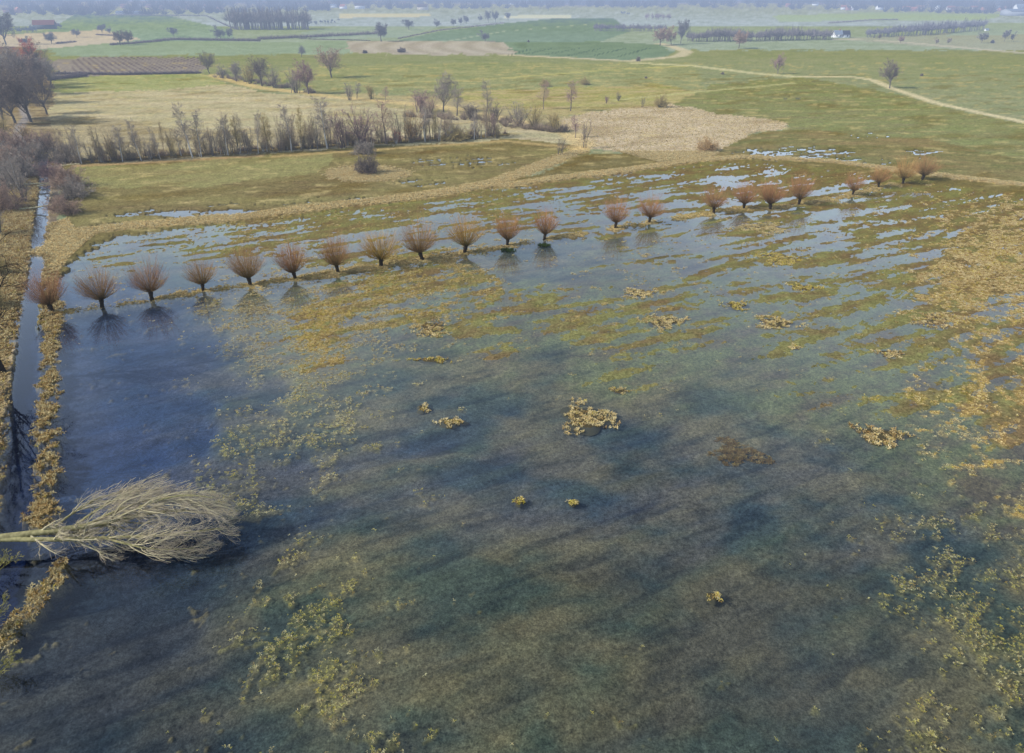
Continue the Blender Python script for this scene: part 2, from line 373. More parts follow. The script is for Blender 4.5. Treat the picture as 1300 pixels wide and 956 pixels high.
    for pts, hw in [(DYKE, 2.3), (DYKE2, 1.9)]:
        dd = linedist(x, y, pts, 12)
        k = 1 - sstep(hw * .6, hw * 1.3, dd + .9 * n_fine + .9 * n_mid)
        z = z * (1 - k) + k * (.26 + .05 * n_fine)
        col = col * (1 - k[:, None]) + (lin((198, 172, 124)) * (1 + .2 * n_fine[:, None])) * k[:, None]
        T = np.maximum(T * (1 - k), k * .6); kind = np.where(k > .5, 1, kind)
    q = np.sqrt(((u - 466) / 52) ** 2 + ((v - 222) / 10.5) ** 2) + .3 * n_fine
    k = 1 - sstep(.85, 1.1, q)
    col = col * (1 - k[:, None]) + lin((184, 164, 126)) * k[:, None]
    T = np.maximum(T, k * .9); kind = np.where(k > .5, 1, kind)
    corner = inpoly(u, v, [(62,300),(74,282),(86,278),(96,292),(120,300),(90,326),(76,345),(64,345)])
    T = np.where(corner, np.maximum(T, .6), T); kind = np.where(corner, 1, kind)
    col[corner] = lin((188, 162, 112)) * (1 + .25 * n_fine[corner])[:, None]
    return z, np.clip(col, .004, 1), T, kind, u, v, dist

# ------------------------------------------------------------------ scene helpers
sc = bpy.context.scene
COL = sc.collection

def link(name, me, mat=None, parent=None):
    o = bpy.data.objects.new(name, me); COL.objects.link(o)
    if mat is not None and not me.materials:
        me.materials.append(mat)
    if parent is not None:
        o.parent = parent
    return o

def empty(name, loc, rz=0.0, scale=1.0):
    o = bpy.data.objects.new(name, None); COL.objects.link(o)
    o.location = loc; o.rotation_euler = (0, 0, rz)
    o.scale = (scale,) * 3 if not hasattr(scale, '__len__') else scale
    o.empty_display_size = .3
    return o

LABELS = {}
def tag(o, label, cat, group=None):
    assert 4 <= len(label.split()) <= 16, label
    if label in LABELS and not (group and LABELS[label] == group):
        print('DUPLICATE LABEL', label)
    LABELS[label] = group
    o['label'] = label; o['category'] = cat
    if group: o['group'] = group
    return o

def mesh(name, V, Fc, attr=None, smooth=False):
    """V (n,3); Fc list of int arrays (k,3) or (k,4); attr {name: (n,3|1)}"""
    me = bpy.data.meshes.new(name)
    V = np.asarray(V, np.float32)
    me.vertices.add(len(V)); me.vertices.foreach_set('co', V.ravel())
    Fc = [np.asarray(f, np.int32) for f in Fc if len(f)]
    nl = sum(f.size for f in Fc); nf = sum(len(f) for f in Fc)
    me.loops.add(nl); me.polygons.add(nf)
    me.loops.foreach_set('vertex_index', np.concatenate([f.ravel() for f in Fc]))
    tot = np.concatenate([np.full(len(f), f.shape[1], np.int32) for f in Fc])
    st = np.concatenate([[0], np.cumsum(tot)[:-1]]).astype(np.int32)
    me.polygons.foreach_set('loop_start', st)
    try: me.polygons.foreach_set('loop_total', tot)
    except Exception: pass
    if smooth:
        me.polygons.foreach_set('use_smooth', np.ones(nf, bool))
    for k, A in (attr or {}).items():
        A = np.asarray(A, np.float32)
        if A.ndim == 1:
            at = me.attributes.new(k, 'FLOAT', 'POINT'); at.data.foreach_set('value', A)
        else:
            at = me.attributes.new(k, 'FLOAT_COLOR', 'POINT')
            at.data.foreach_set('color', np.concatenate([A, np.ones((len(A), 1), np.float32)], 1).ravel())
    me.update(); me.validate()
    return me

def ribbons(P, W, bias=None):
    """flat strips along polylines P (n,k,3) of width W (n,k): vertices, quads"""
    n, k, _ = P.shape
    d = P[:, -1] - P[:, 0]
    r = rs.randn(n, 3) if bias is None else bias
    s = np.cross(d, r); s /= np.linalg.norm(s, axis=1, keepdims=True) + 1e-9
    off = s[:, None, :] * W[:, :, None] * .5
    V = np.stack([P - off, P + off], 2).reshape(-1, 3)
    base = (np.arange(n)[:, None] * k + np.arange(k - 1)[None]) * 2
    Q = np.stack([base, base + 1, base + 3, base + 2], -1).reshape(-1, 4)
    return V, Q

def tubes(P, R, m=6):
    n, k, _ = P.shape
    d = np.empty_like(P); d[:, 1:-1] = P[:, 2:] - P[:, :-2]; d[:, 0] = P[:, 1] - P[:, 0]; d[:, -1] = P[:, -1] - P[:, -2]
    d /= np.linalg.norm(d, axis=2, keepdims=True) + 1e-9
    ref = np.where(np.abs(d[:, :, 2:3]) > .8, np.array([1., 0, 0]), np.array([0, 0, 1.]))
    ref = np.repeat(ref[:, :1], k, 1)
    e1 = np.cross(d, ref); e1 /= np.linalg.norm(e1, axis=2, keepdims=True) + 1e-9
    e2 = np.cross(d, e1)
    an = np.arange(m) * 2 * np.pi / m
    V = P[:, :, None] + R[:, :, None, None] * (np.cos(an)[None, None, :, None] * e1[:, :, None] + np.sin(an)[None, None, :, None] * e2[:, :, None])
    V = V.reshape(-1, 3)
    bi = np.arange(n)[:, None, None] * k * m; ri = np.arange(k - 1)[None, :, None] * m; ai = np.arange(m)[None, None]
    a0 = bi + ri + ai; a1 = bi + ri + (ai + 1) % m
    Q = np.stack([a0, a1, a1 + m, a0 + m], -1).reshape(-1, 4)
    return V, Q

class Geo:
    def __init__(s): s.V = []; s.F = []; s.A = []; s.n = 0
    def add(s, V, Q, A=None):
        s.V.append(V); s.F.append(np.asarray(Q) + s.n); s.n += len(V)
        s.A.append(np.zeros(len(V)) if A is None else np.broadcast_to(A, (len(V),)).astype(float))
    def mesh(s, name, smooth=False):
        by = {}
        for f in s.F: by.setdefault(f.shape[1], []).append(f)
        return mesh(name, np.concatenate(s.V), [np.concatenate(v) for v in by.values()], {'t': np.concatenate(s.A)}, smooth)

def norm(a): return a / (np.linalg.norm(a, axis=-1, keepdims=True) + 1e-9)

def path(p0, d0, L, k, trop, jit, up=np.array([0, 0, 1.])):
    n = len(p0); P = np.empty((n, k, 3)); P[:, 0] = p0; d = norm(d0)
    for i in range(1, k):
        d = norm(d + trop * up + jit * rs.randn(n, 3))
        P[:, i] = P[:, i - 1] + d * (L / (k - 1))[:, None]
    return P

def grow(P, R, m, s0, s1, ang, lf, trop, jit, rf=.6, k=5, up=np.array([0, 0, 1.]), taper=.25, Lref=None):
    n, K, _ = P.shape
    s = (s0 + (s1 - s0) * (np.tile(np.arange(m), n) + rs.rand(n * m)) / m)
    par = np.repeat(np.arange(n), m)
    f = s * (K - 1); i = np.minimum(f.astype(int), K - 2); fr = (f - i)[:, None]
    p = P[par, i] * (1 - fr) + P[par, i + 1] * fr
    t = norm(P[par, i + 1] - P[par, i])
    r = R[par, i] * (1 - fr[:, 0]) + R[par, i + 1] * fr[:, 0]
    ax = norm(np.cross(t, rs.randn(n * m, 3)))
    an = np.radians(ang[0] + (ang[1] - ang[0]) * rs.rand(n * m))[:, None]
    d = t * np.cos(an) + ax * np.sin(an)
    PL = np.linalg.norm(np.diff(P, axis=1), axis=2).sum(1)[par] if Lref is None else np.full(n * m, Lref)
    L = PL * lf * (1.1 - .6 * s) * (.7 + .6 * rs.rand(n * m))
    C = path(p, d, L, k, trop, jit, up)
    r0 = np.minimum(r * rf, r * .95)
    CR = r0[:, None] * np.linspace(1, taper, k)[None]
    return C, CR

# ------------------------------------------------------------------ materials
def newmat(name):
    m = bpy.data.materials.new(name); m.use_nodes = True
    nt = m.node_tree; nt.nodes.clear()
    return m, nt

def nd(nt, typ, **kw):
    n = nt.nodes.new(typ)
    for k, v in kw.items():
        if k.startswith('i_'): n.inputs[k[2:].replace('_', ' ')].default_value = v
        else: setattr(n, k, v)
    return n

def mth(nt, op, a, b=None, clamp=False):
    n = nt.nodes.new('ShaderNodeMath'); n.operation = op; n.use_clamp = clamp
    for i, x in enumerate((a, b)):
        if x is None: continue
        if isinstance(x, (int, float)): n.inputs[i].default_value = x
        else: nt.links.new(x, n.inputs[i])
    return n.outputs[0]

def haze_glow(nt, shader):
    """aerial haze painted into the material: glow mixed in by distance from the drone"""
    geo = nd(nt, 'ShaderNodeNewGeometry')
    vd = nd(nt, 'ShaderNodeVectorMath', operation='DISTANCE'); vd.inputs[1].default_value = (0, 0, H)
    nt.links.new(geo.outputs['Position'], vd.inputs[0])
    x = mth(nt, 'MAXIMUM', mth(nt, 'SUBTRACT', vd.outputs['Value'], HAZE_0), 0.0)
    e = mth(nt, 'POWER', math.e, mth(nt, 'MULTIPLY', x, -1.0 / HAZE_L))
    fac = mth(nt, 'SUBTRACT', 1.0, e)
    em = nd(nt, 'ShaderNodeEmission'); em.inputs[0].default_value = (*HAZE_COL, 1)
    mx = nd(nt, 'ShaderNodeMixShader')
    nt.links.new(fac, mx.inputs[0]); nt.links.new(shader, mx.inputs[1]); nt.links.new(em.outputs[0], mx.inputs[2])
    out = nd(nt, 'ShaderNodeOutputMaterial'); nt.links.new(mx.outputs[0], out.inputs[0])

def mixc(nt, fac, a, b, mode='MIX'):
    n = nt.nodes.new('ShaderNodeMix'); n.data_type = 'RGBA'; n.blend_type = mode
    for s, x in ((n.inputs[0], fac), (n.inputs[6], a), (n.inputs[7], b)):
        if isinstance(x, (int, float)): s.default_value = x
        elif isinstance(x, tuple): s.default_value = (*x[:3], 1)
        else: nt.links.new(x, s)
    return n.outputs[2]

def noise_tex(nt, scale, detail=3.0, rough=.6, coord='Object'):
    tc = nd(nt, 'ShaderNodeTexCoord')
    n = nd(nt, 'ShaderNodeTexNoise'); n.inputs['Scale'].default_value = scale
    n.inputs['Detail'].default_value = detail; n.inputs['Roughness'].default_value = rough
    nt.links.new(tc.outputs[coord], n.inputs['Vector'])
    return n.outputs['Fac']

def ramp(nt, f, a, b, lo, hi):
    n = nd(nt, 'ShaderNodeMapRange'); nt.links.new(f, n.inputs[0])
    for i, x in enumerate((a, b, lo, hi)): n.inputs[i + 1].default_value = x
    return n.outputs[0]

def mat_ground():
    m, nt = newmat('ground_cover')
    at = nd(nt, 'ShaderNodeAttribute', attribute_name='col')
    f1 = ramp(nt, noise_tex(nt, 3.2, 4, .75), .3, .7, .45, 1.5)
    f2 = ramp(nt, noise_tex(nt, .55, 4, .65), .3, .7, .78, 1.2)
    f3 = ramp(nt, noise_tex(nt, 9.0, 2, .7), .3, .7, .6, 1.4)
    k = mth(nt, 'MULTIPLY', mth(nt, 'MULTIPLY', f1, f2), f3)
    vm = nd(nt, 'ShaderNodeVectorMath', operation='SCALE')
    nt.links.new(at.outputs['Color'], vm.inputs[0]); nt.links.new(k, vm.inputs['Scale'])
    b = nd(nt, 'ShaderNodeBsdfDiffuse'); nt.links.new(vm.outputs[0], b.inputs['Color'])
    bp = nd(nt, 'ShaderNodeBump'); bp.inputs['Strength'].default_value = .5; bp.inputs['Distance'].default_value = .12
    nt.links.new(noise_tex(nt, 2.6, 5, .75), bp.inputs['Height']); nt.links.new(bp.outputs[0], b.inputs['Normal'])
    haze_glow(nt, b.outputs[0]); return m

def mat_water():
    m, nt = newmat('water')
    bp = nd(nt, 'ShaderNodeBump'); bp.inputs['Strength'].default_value = .05; bp.inputs['Distance'].default_value = .05
    nt.links.new(noise_tex(nt, 1.8, 3, .55), bp.inputs['Height'])
    geo = nd(nt, 'ShaderNodeNewGeometry')
    dt = nd(nt, 'ShaderNodeVectorMath', operation='DOT_PRODUCT')
    nt.links.new(geo.outputs['Normal'], dt.inputs[0]); nt.links.new(geo.outputs['Incoming'], dt.inputs[1])
    c1 = mth(nt, 'SUBTRACT', 1.0, mth(nt, 'ABSOLUTE', dt.outputs['Value']), True)
    fres = mth(nt, 'ADD', .035, mth(nt, 'MULTIPLY', mth(nt, 'POWER', c1, 4.0), .965))   # Schlick, same from both sides
    gl = nd(nt, 'ShaderNodeBsdfGlossy'); gl.inputs['Roughness'].default_value = .035; gl.inputs['Color'].default_value = (1, 1, 1, 1)
    nt.links.new(bp.outputs[0], gl.inputs['Normal'])
    tr = nd(nt, 'ShaderNodeBsdfTransparent'); tr.inputs[0].default_value = (.86, .93, .95, 1)
    mx = nd(nt, 'ShaderNodeMixShader')
    nt.links.new(fres, mx.inputs[0]); nt.links.new(tr.outputs[0], mx.inputs[1]); nt.links.new(gl.outputs[0], mx.inputs[2])
    haze_glow(nt, mx.outputs[0]); return m

def mat_attr(name, gain=1.0):
    m, nt = newmat(name)
    at = nd(nt, 'ShaderNodeAttribute', attribute_name='col')
    b = nd(nt, 'ShaderNodeBsdfDiffuse')
    c = mixc(nt, ramp(nt, noise_tex(nt, 8, 2), .3, .7, 0, .35), at.outputs['Color'], (.05, .04, .02))
    nt.links.new(c, b.inputs['Color'])
    tl = nd(nt, 'ShaderNodeBsdfTranslucent'); nt.links.new(c, tl.inputs['Color'])
    mx = nd(nt, 'ShaderNodeMixShader'); mx.inputs[0].default_value = .3
    nt.links.new(b.outputs[0], mx.inputs[1]); nt.links.new(tl.outputs[0], mx.inputs[2])
    haze_glow(nt, mx.outputs[0]); return m

def mat_twig(name, c0, c1, var=.25, tint=True):
    """colour runs from c0 at the branch base to c1 at the tip; object colour tints each tree"""
    m, nt = newmat(name)
    at = nd(nt, 'ShaderNodeAttribute', attribute_name='t')
    c = mixc(nt, at.outputs['Fac'], c0, c1)
    oi = nd(nt, 'ShaderNodeObjectInfo')
    if tint: c = mixc(nt, 1.0, c, oi.outputs['Color'], 'MULTIPLY')
    k = ramp(nt, noise_tex(nt, 3.0, 2), .3, .7, 1 - var, 1 + var)
    vm = nd(nt, 'ShaderNodeVectorMath', operation='SCALE'); nt.links.new(c, vm.inputs[0]); nt.links.new(k, vm.inputs['Scale'])
    b = nd(nt, 'ShaderNodeBsdfDiffuse'); nt.links.new(vm.outputs[0], b.inputs['Color'])
    haze_glow(nt, b.outputs[0]); return m

def mat_plain(name, c, scale=2.0, var=.15, rough=.8):
    m, nt = newmat(name)
    k = ramp(nt, noise_tex(nt, scale, 4), .3, .7, 1 - var, 1 + var)
    rgb = nd(nt, 'ShaderNodeRGB'); rgb.outputs[0].default_value = (*c, 1)
    vm = nd(nt, 'ShaderNodeVectorMath', operation='SCALE'); nt.links.new(rgb.outputs[0], vm.inputs[0]); nt.links.new(k, vm.inputs['Scale'])
    b = nd(nt, 'ShaderNodeBsdfPrincipled'); b.inputs['Roughness'].default_value = rough
    nt.links.new(vm.outputs[0], b.inputs['Base Color'])
    haze_glow(nt, b.outputs[0]); return m

M_GROUND = mat_ground(); M_WATER = mat_water()
M_SEDGE = mat_attr('dry_sedge'); M_REED = mat_attr('dry_reed')
M_WILLOW = mat_twig('willow_shoots', (.125, .11, .036), (.43, .25, .12))
M_WBARK = mat_twig('willow_bark', (.035, .028, .02), (.05, .042, .026))
M_TWIG = mat_twig('bare_twigs', (.235, .20, .16), (.36, .305, .25))
M_BARK = mat_twig('grey_bark', (.15, .135, .115), (.22, .20, .17))
M_BIRCH = mat_twig('birch_bark', (.42, .41, .38), (.36, .33, .30))
M_DARK = mat_twig('wet_dark_bark', (.035, .03, .026), (.045, .038, .032))
M_FTRUNK = mat_twig('mossy_bark', (.25, .225, .115), (.27, .25, .12), .35)
M_FTWIG = mat_twig('pale_twigs', (.42, .375, .23), (.43, .36, .27), .2)
M_GREENTW = mat_twig('green_shoots', (.20, .19, .06), (.30, .27, .11))

# ------------------------------------------------------------------ ground
def build_ground():
    vs = np.concatenate([np.arange(1200, 1000, -12.0), np.arange(1000, 2.0, -1.45)])
    ys = np.array([g(650, v)[1] for v in vs])
    ys = np.concatenate([[-12, -4, 2], ys[ys > 4], np.geomspace(g(650, 2.0)[1] * 1.06, 30000, 24)])
    us = np.concatenate([np.geomspace(6000, 300, 14) * -1, np.arange(-280, 1580, 1.55), 1600 + np.geomspace(20, 6000, 14)])
    d = np.maximum(ys * CP + H * SP, 3.0)
    X = (us[None, :] - 650) / F * d[:, None]; Y = np.repeat(ys[:, None], len(us), 1)
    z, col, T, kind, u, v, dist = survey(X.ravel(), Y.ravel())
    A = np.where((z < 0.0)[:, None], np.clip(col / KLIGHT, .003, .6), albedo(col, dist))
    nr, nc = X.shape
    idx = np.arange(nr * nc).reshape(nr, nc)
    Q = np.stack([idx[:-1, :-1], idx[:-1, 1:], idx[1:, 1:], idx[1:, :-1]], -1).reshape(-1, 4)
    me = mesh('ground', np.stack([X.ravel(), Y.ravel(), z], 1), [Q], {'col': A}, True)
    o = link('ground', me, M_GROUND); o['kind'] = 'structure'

def build_water():
    xs = np.linspace(-170, 260, 44); ys = np.linspace(4, 235, 24)
    X, Y = np.meshgrid(xs, ys)
    idx = np.arange(X.size).reshape(X.shape)
    Q = np.stack([idx[:-1, :-1], idx[:-1, 1:], idx[1:, 1:], idx[1:, :-1]], -1).reshape(-1, 4)
    me = mesh('water', np.stack([X.ravel(), Y.ravel(), np.zeros(X.size)], 1), [Q])
    o = link('water', me, M_WATER); o['kind'] = 'structure'

# ------------------------------------------------------------------ grass tufts
def tuft_geo(x, y, z, rad, hgt, nb, c0, c1):
    """many tufts of bent blades; colours c0 (n,3) base..c1 tip"""
    n = len(x)
    par = np.repeat(np.arange(n), nb)
    th = rs.rand(n * nb) * 2 * np.pi
    out = .35 + .75 * rs.rand(n * nb)
    R = rad[par] * out; Hh = hgt[par] * (.6 + .6 * rs.rand(n * nb))
    base = np.stack([x[par] + .18 * R * np.cos(th), y[par] + .18 * R * np.sin(th), z[par] - .03], 1)
    dr = np.stack([np.cos(th), np.sin(th), np.zeros(n * nb)], 1)
    p1 = base + dr * (R * .45)[:, None] + np.array([0, 0, 1]) * (Hh * .8)[:, None]
    p2 = base + dr * R[:, None] + np.array([0, 0, 1]) * (Hh * (.35 + .65 * rs.rand(n * nb)))[:, None]
    P = np.stack([base, p1, p2], 1)
    w = (np.minimum(rad[par], .3) * .19)[:, None] * np.array([.9, 1.0, .25])[None]
    side = np.stack([-np.sin(th), np.cos(th), .2 * rs.randn(n * nb)], 1)
    off = norm(side)[:, None] * w[:, :, None] * .5
    V = np.stack([P - off, P + off], 2).reshape(-1, 3)
    bi = np.arange(n * nb) * 6
    Q = np.concatenate([np.stack([bi, bi + 1, bi + 3, bi + 2], 1), np.stack([bi + 2, bi + 3, bi + 5, bi + 4], 1)])
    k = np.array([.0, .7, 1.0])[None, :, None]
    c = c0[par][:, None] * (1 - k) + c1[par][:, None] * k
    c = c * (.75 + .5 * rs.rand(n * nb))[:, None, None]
    C = np.repeat(c[:, :, None], 2, 2).reshape(-1, 3)
    return V, Q, C

def sedge_colors(n, g_amt, brown):
    k = rs.rand(n, 1)
    c = np.array(alb1((180, 156, 106))) * (1 - k) + np.array(alb1((218, 196, 150))) * k
    gr = (rs.rand(n, 1) < np.asarray(g_amt).reshape(-1, 1)) * (.35 + .5 * rs.rand(n, 1))
    c = c * (1 - gr) + np.array(alb1((178, 162, 56))) * gr
    br = (rs.rand(n, 1) < np.asarray(brown).reshape(-1, 1)) * .6
    c = c * (1 - br) + np.array(alb1((128, 92, 56))) * br
    return c

def build_tufts():
    N = 1500000
    x = rs.uniform(-150, 175, N); y = rs.uniform(20, 175, N)
    u, v = plan(x, y)
    ok = (u > -130) & (u < 1430) & (v < 1010)
    x, y = x[ok], y[ok]
    z, col, T, kind, u, v, dist = survey(x, y)
    keep = (rs.rand(len(x)) < T * .9) & (z > -.75)
    x, y, z, kind, u, v = (q[keep] for q in (x, y, z, kind, u, v))
    z = np.maximum(z, -.03)
    n = len(x)
    gn = fbm(x / 7 + 4, y / 7, 3); bank0 = (kind > 1.5) * 1.0
    # greener, yellower tufts grow in the open water near the drone
    ga = np.clip(.12 + .5 * sstep(430, 560, v) + .5 * gn, 0, .95)
    ga = np.where(bank0 > .5, .05, ga)
    ga = np.where((u > 1150) & (v < 640), np.clip(.15 + .3 * gn, 0, .4), ga)
    br = np.where((u > 1130), .22, .12) + .25 * bank0 * np.ones(n)
    c1 = sedge_colors(n, ga, br) * (1.45 + .45 * sstep(430, 560, v) * (1 - bank0) + .4 * ((u > 1150) & (v < 600)))[:, None]
    s = (kind < .5) | (kind > 1.5)
    bank = np.where(kind > 1.5, 1.0, 0.0)
    nearsz = .58 + .64 * sstep(35, 110, y)
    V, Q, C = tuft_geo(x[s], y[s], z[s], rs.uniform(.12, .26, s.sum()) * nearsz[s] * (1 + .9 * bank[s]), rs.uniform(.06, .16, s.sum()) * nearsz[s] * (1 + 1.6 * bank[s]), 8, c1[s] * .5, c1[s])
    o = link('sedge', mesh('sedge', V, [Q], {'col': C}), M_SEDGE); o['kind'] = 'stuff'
    o['label'] = 'yellow and straw coloured sedge tufts standing in the flooded meadow'; o['category'] = 'sedge'
    print('TUFTS', s.sum(), (~s).sum())
    s = ~s
    # reeds, also further out than the sedge
    N = 90000
    x2 = rs.uniform(-110, 140, N); y2 = rs.uniform(150, 270, N)
    z2, _, T2, k2, u2, v2, _ = survey(x2, y2)
    kp = (rs.rand(N) < T2 * .9) & (np.abs(k2 - 1) < .5) & (y2 > 175)
    X = np.concatenate([x[s], x2[kp]]); Y = np.concatenate([y[s], y2[kp]]); Z = np.concatenate([z[s], z2[kp]])
    keep = np.ones(len(X), bool)
    n = len(X); k = rs.rand(n, 1)
    c1 = np.array(alb1((196, 168, 116))) * (1 - k) + np.array(alb1((222, 198, 152))) * k
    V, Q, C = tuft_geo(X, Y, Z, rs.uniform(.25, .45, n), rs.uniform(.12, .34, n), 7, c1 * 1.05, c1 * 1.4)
    o = link('reeds', mesh('reeds', V, [Q], {'col': C}), M_REED); o['kind'] = 'stuff'
    o['label'] = 'pale dry reeds along the dykes and in the reed field'; o['category'] = 'reeds'

# ------------------------------------------------------------------ sedge islands
def island(u, v, ru, rv, label, name='sedge_island', green=.1, brown=.1, tall=1.0, sunk=False, group='sedge islands in the shallow flood water'):
    cx, cy = g(u, v)
    d = depth_at(v); ru, rv = ru * 1.12, rv * 1.15
    rx = ru * d / F; ry = abs(g(u, v - rv)[1] - g(u, v + rv)[1]) / 2
    n = int(max(14, min(900, rx * ry * math.pi * 20))) * (3 if sunk else 1)
    r = np.sqrt(rs.rand(n)); th = rs.rand(n) * 2 * np.pi
    wob = 1 + .35 * np.sin(th * 3 + rs.rand() * 6) + .2 * np.sin(th * 5 + rs.rand() * 6)
    x = rx * r * np.cos(th) * wob; y = ry * r * np.sin(th) * wob
    # leave some open gaps
    gap = fbm((x + cx) / .9, (y + cy) / .9, 2) > -.28
    x, y = x[gap], y[gap]; n = len(x)
    z = np.full(n, .0) if not sunk else -.13 + .1 * rs.rand(n) - .25 * (r[gap] ** 3)
    c1 = sedge_colors(n, np.full(n, green), np.full(n, brown)) * 1.8
    if sunk: c1 = c1 * np.array([.5, .42, .34])
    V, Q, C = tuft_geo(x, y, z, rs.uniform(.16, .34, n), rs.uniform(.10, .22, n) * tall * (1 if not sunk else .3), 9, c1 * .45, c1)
    # low mud mound that carries the tufts
    k = 40; an = np.linspace(0, 2 * np.pi, k, endpoint=False)
    rings = []
    for q, hh in ((0, .03), (.5, .02), (.8, -.02), (1.0, -.25)) if not sunk else ((0, .0), (.5, -.03), (.85, -.12), (1.15, -.45)):
        ww = 1 + .18 * np.sin(an * 3 + 1) + .1 * np.sin(an * 5 + 2)
        rings.append(np.stack([rx * q * np.cos(an) * ww, ry * q * np.sin(an) * ww, np.full(k, hh - (.07 if sunk else 0))], 1))
    MV = np.concatenate(rings); i = np.arange(k); j = (i + 1) % k
    MQ = np.concatenate([np.stack([a * k + i, a * k + j, (a + 1) * k + j, (a + 1) * k + i], 1) for a in range(3)])
    if sunk: MV, MQ = MV[:0], MQ[:0]
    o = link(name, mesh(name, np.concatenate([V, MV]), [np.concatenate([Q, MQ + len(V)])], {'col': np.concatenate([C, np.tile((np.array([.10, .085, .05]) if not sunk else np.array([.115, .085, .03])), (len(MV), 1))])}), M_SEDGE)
    o.location = (cx, cy, 0)
    tag(o, label, 'sedge island' if not sunk else 'weed bed', group)

def build_islands():
    I = [
     (745,530,30,15,'largest straw coloured sedge island alone in the middle of the open water'),
     (573,535,16,5,'flat narrow sedge island left of the large central one'),
     (537,518,8,4,'small round sedge tuft standing just beyond the flat narrow island'),
     (787,496,11,4,'small pale sedge island behind the large central one'),
     (985,410,24,7,'pale flattened sedge island between the weedy shallows, right of centre'),
     (1183,405,34,8,'long pale sedge island near the brown sedge at the right edge'),
     (548,417,19,10,'rounded brownish sedge island beside the diagonal sedge band'),
     (1020,365,17,4,'thin straw coloured sedge strip right of the row of green shallows'),
     (990,329,25,7,'yellow sedge island in front of the ninth willow from the track end'),
     (965,290,30,6,'long sedge hummock close in front of the right part of the willow row'),
     (812,372,18,5,'upper sedge patch of the broken chain below the middle willows'),
     (842,408,25,8,'lowest and broadest sedge patch of the broken chain below the middle willows'),
     (1130,449,15,5,'small brown sedge island just left of the long pale one'),
     (1120,553,30,11,'ragged sedge island left of the sedge beds at the right edge'),
     (905,757,8,6,'lone yellow sedge tuft in the dark water near the bottom'),
     (1010,441,8,3,'tiny pale sedge tuft below the flattened island right of centre'),
     (935,388,14,5,'small straw sedge tuft above the mottled green shallows'),
     (660,636,6,4,'tiny yellow tuft in the open water below the flat narrow island'),
     (728,637,6,3,'tiny yellow tuft below the large central sedge island'),
     (550,457,20,3,'thin green sedge arc just in front of the rounded brownish island'),
    ]
    for (u, v, ru, rv, lb) in I:
        gr = .8 if ('yellow' in lb or 'green' in lb) else .1
        island(u, v, ru, rv, lb, green=gr, brown=.35 if 'brown' in lb or 'ragged' in lb else .08, tall=.8 if ru < 10 else 1)
    island(936,571,29,13,'round brown weed bed just under the surface in open water', name='weed_bed', green=.25, brown=.7, sunk=True, group=None)

# ------------------------------------------------------------------ pollard willows
def willow_proto(seed):
    rs.seed(seed)
    K = 7
    Hh = rs.uniform(.85, 1.2); sprd = rs.uniform(.6, .82); curv = rs.uniform(.11, .2)
    lean = rs.randn(2) * .08
    P = np.zeros((1, K, 3)); P[0, :, 2] = np.linspace(-.3, Hh, K)
    P[0, :, 0] = np.linspace(0, 1, K) ** 2 * lean[0] * 2; P[0, :, 1] = np.linspace(0, 1, K) ** 2 * lean[1] * 2
    R = np.array([[.34, .28, .24, .23, .25, .31, .20]])
    G = Geo(); V, Q = tubes(P, R, 10); V = V + .02 * rs.randn(*V.shape); G.add(V, Q, 0)
    top = P[0, -1]
    # knobbly head: short stubs
    n = 16
    d = norm(np.stack([rs.randn(n), rs.randn(n), .4 + rs.rand(n)], 1))
    C = path(np.repeat(top[None] - [0, 0, .12], n, 0), d, np.full(n, .42), 3, .1, .05)
    V, Q = tubes(C, np.tile([.13, .12, .05], (n, 1)), 6); G.add(V, Q, .6)
    trunk = G.mesh('willow_trunk', True)
    # shoots
    n = 380
    ph = rs.rand(n) * 2 * np.pi
    ct = 1 - rs.rand(n) ** .85 * sprd
    st = np.sqrt(1 - ct ** 2)
    d = np.stack([st * np.cos(ph), st * np.sin(ph), ct], 1)
    base = top[None] + d * .3 - [0, 0, .1]
    L = (2.35 + 2.1 * ct) * (.68 + .46 * rs.rand(n))
    C = path(base, d, L, 5, curv, .05)
    W = (.030 * (.7 + .6 * rs.rand(n)))[:, None] * np.array([1, .85, .7, .5, .3])[None]
    G = Geo(); V, Q = ribbons(C, W); t = np.repeat(np.tile([0, .3, .6, .85, 1], n), 2); G.add(V, Q, t)
    D, DR = grow(C, W, 3, .35, .95, (7, 24), .42, .10, .05, .7, 4, taper=.4)
    V, Q = ribbons(D, DR); f = np.tile(.35 + .6 * (np.arange(3) + .5) / 3, n)
    G.add(V, Q, np.clip(np.repeat(f, 8) + np.tile(np.repeat([0, .1, .2, .3], 2), len(D)), 0, 1))
    crown = G.mesh('willow_crown')
    return trunk, crown

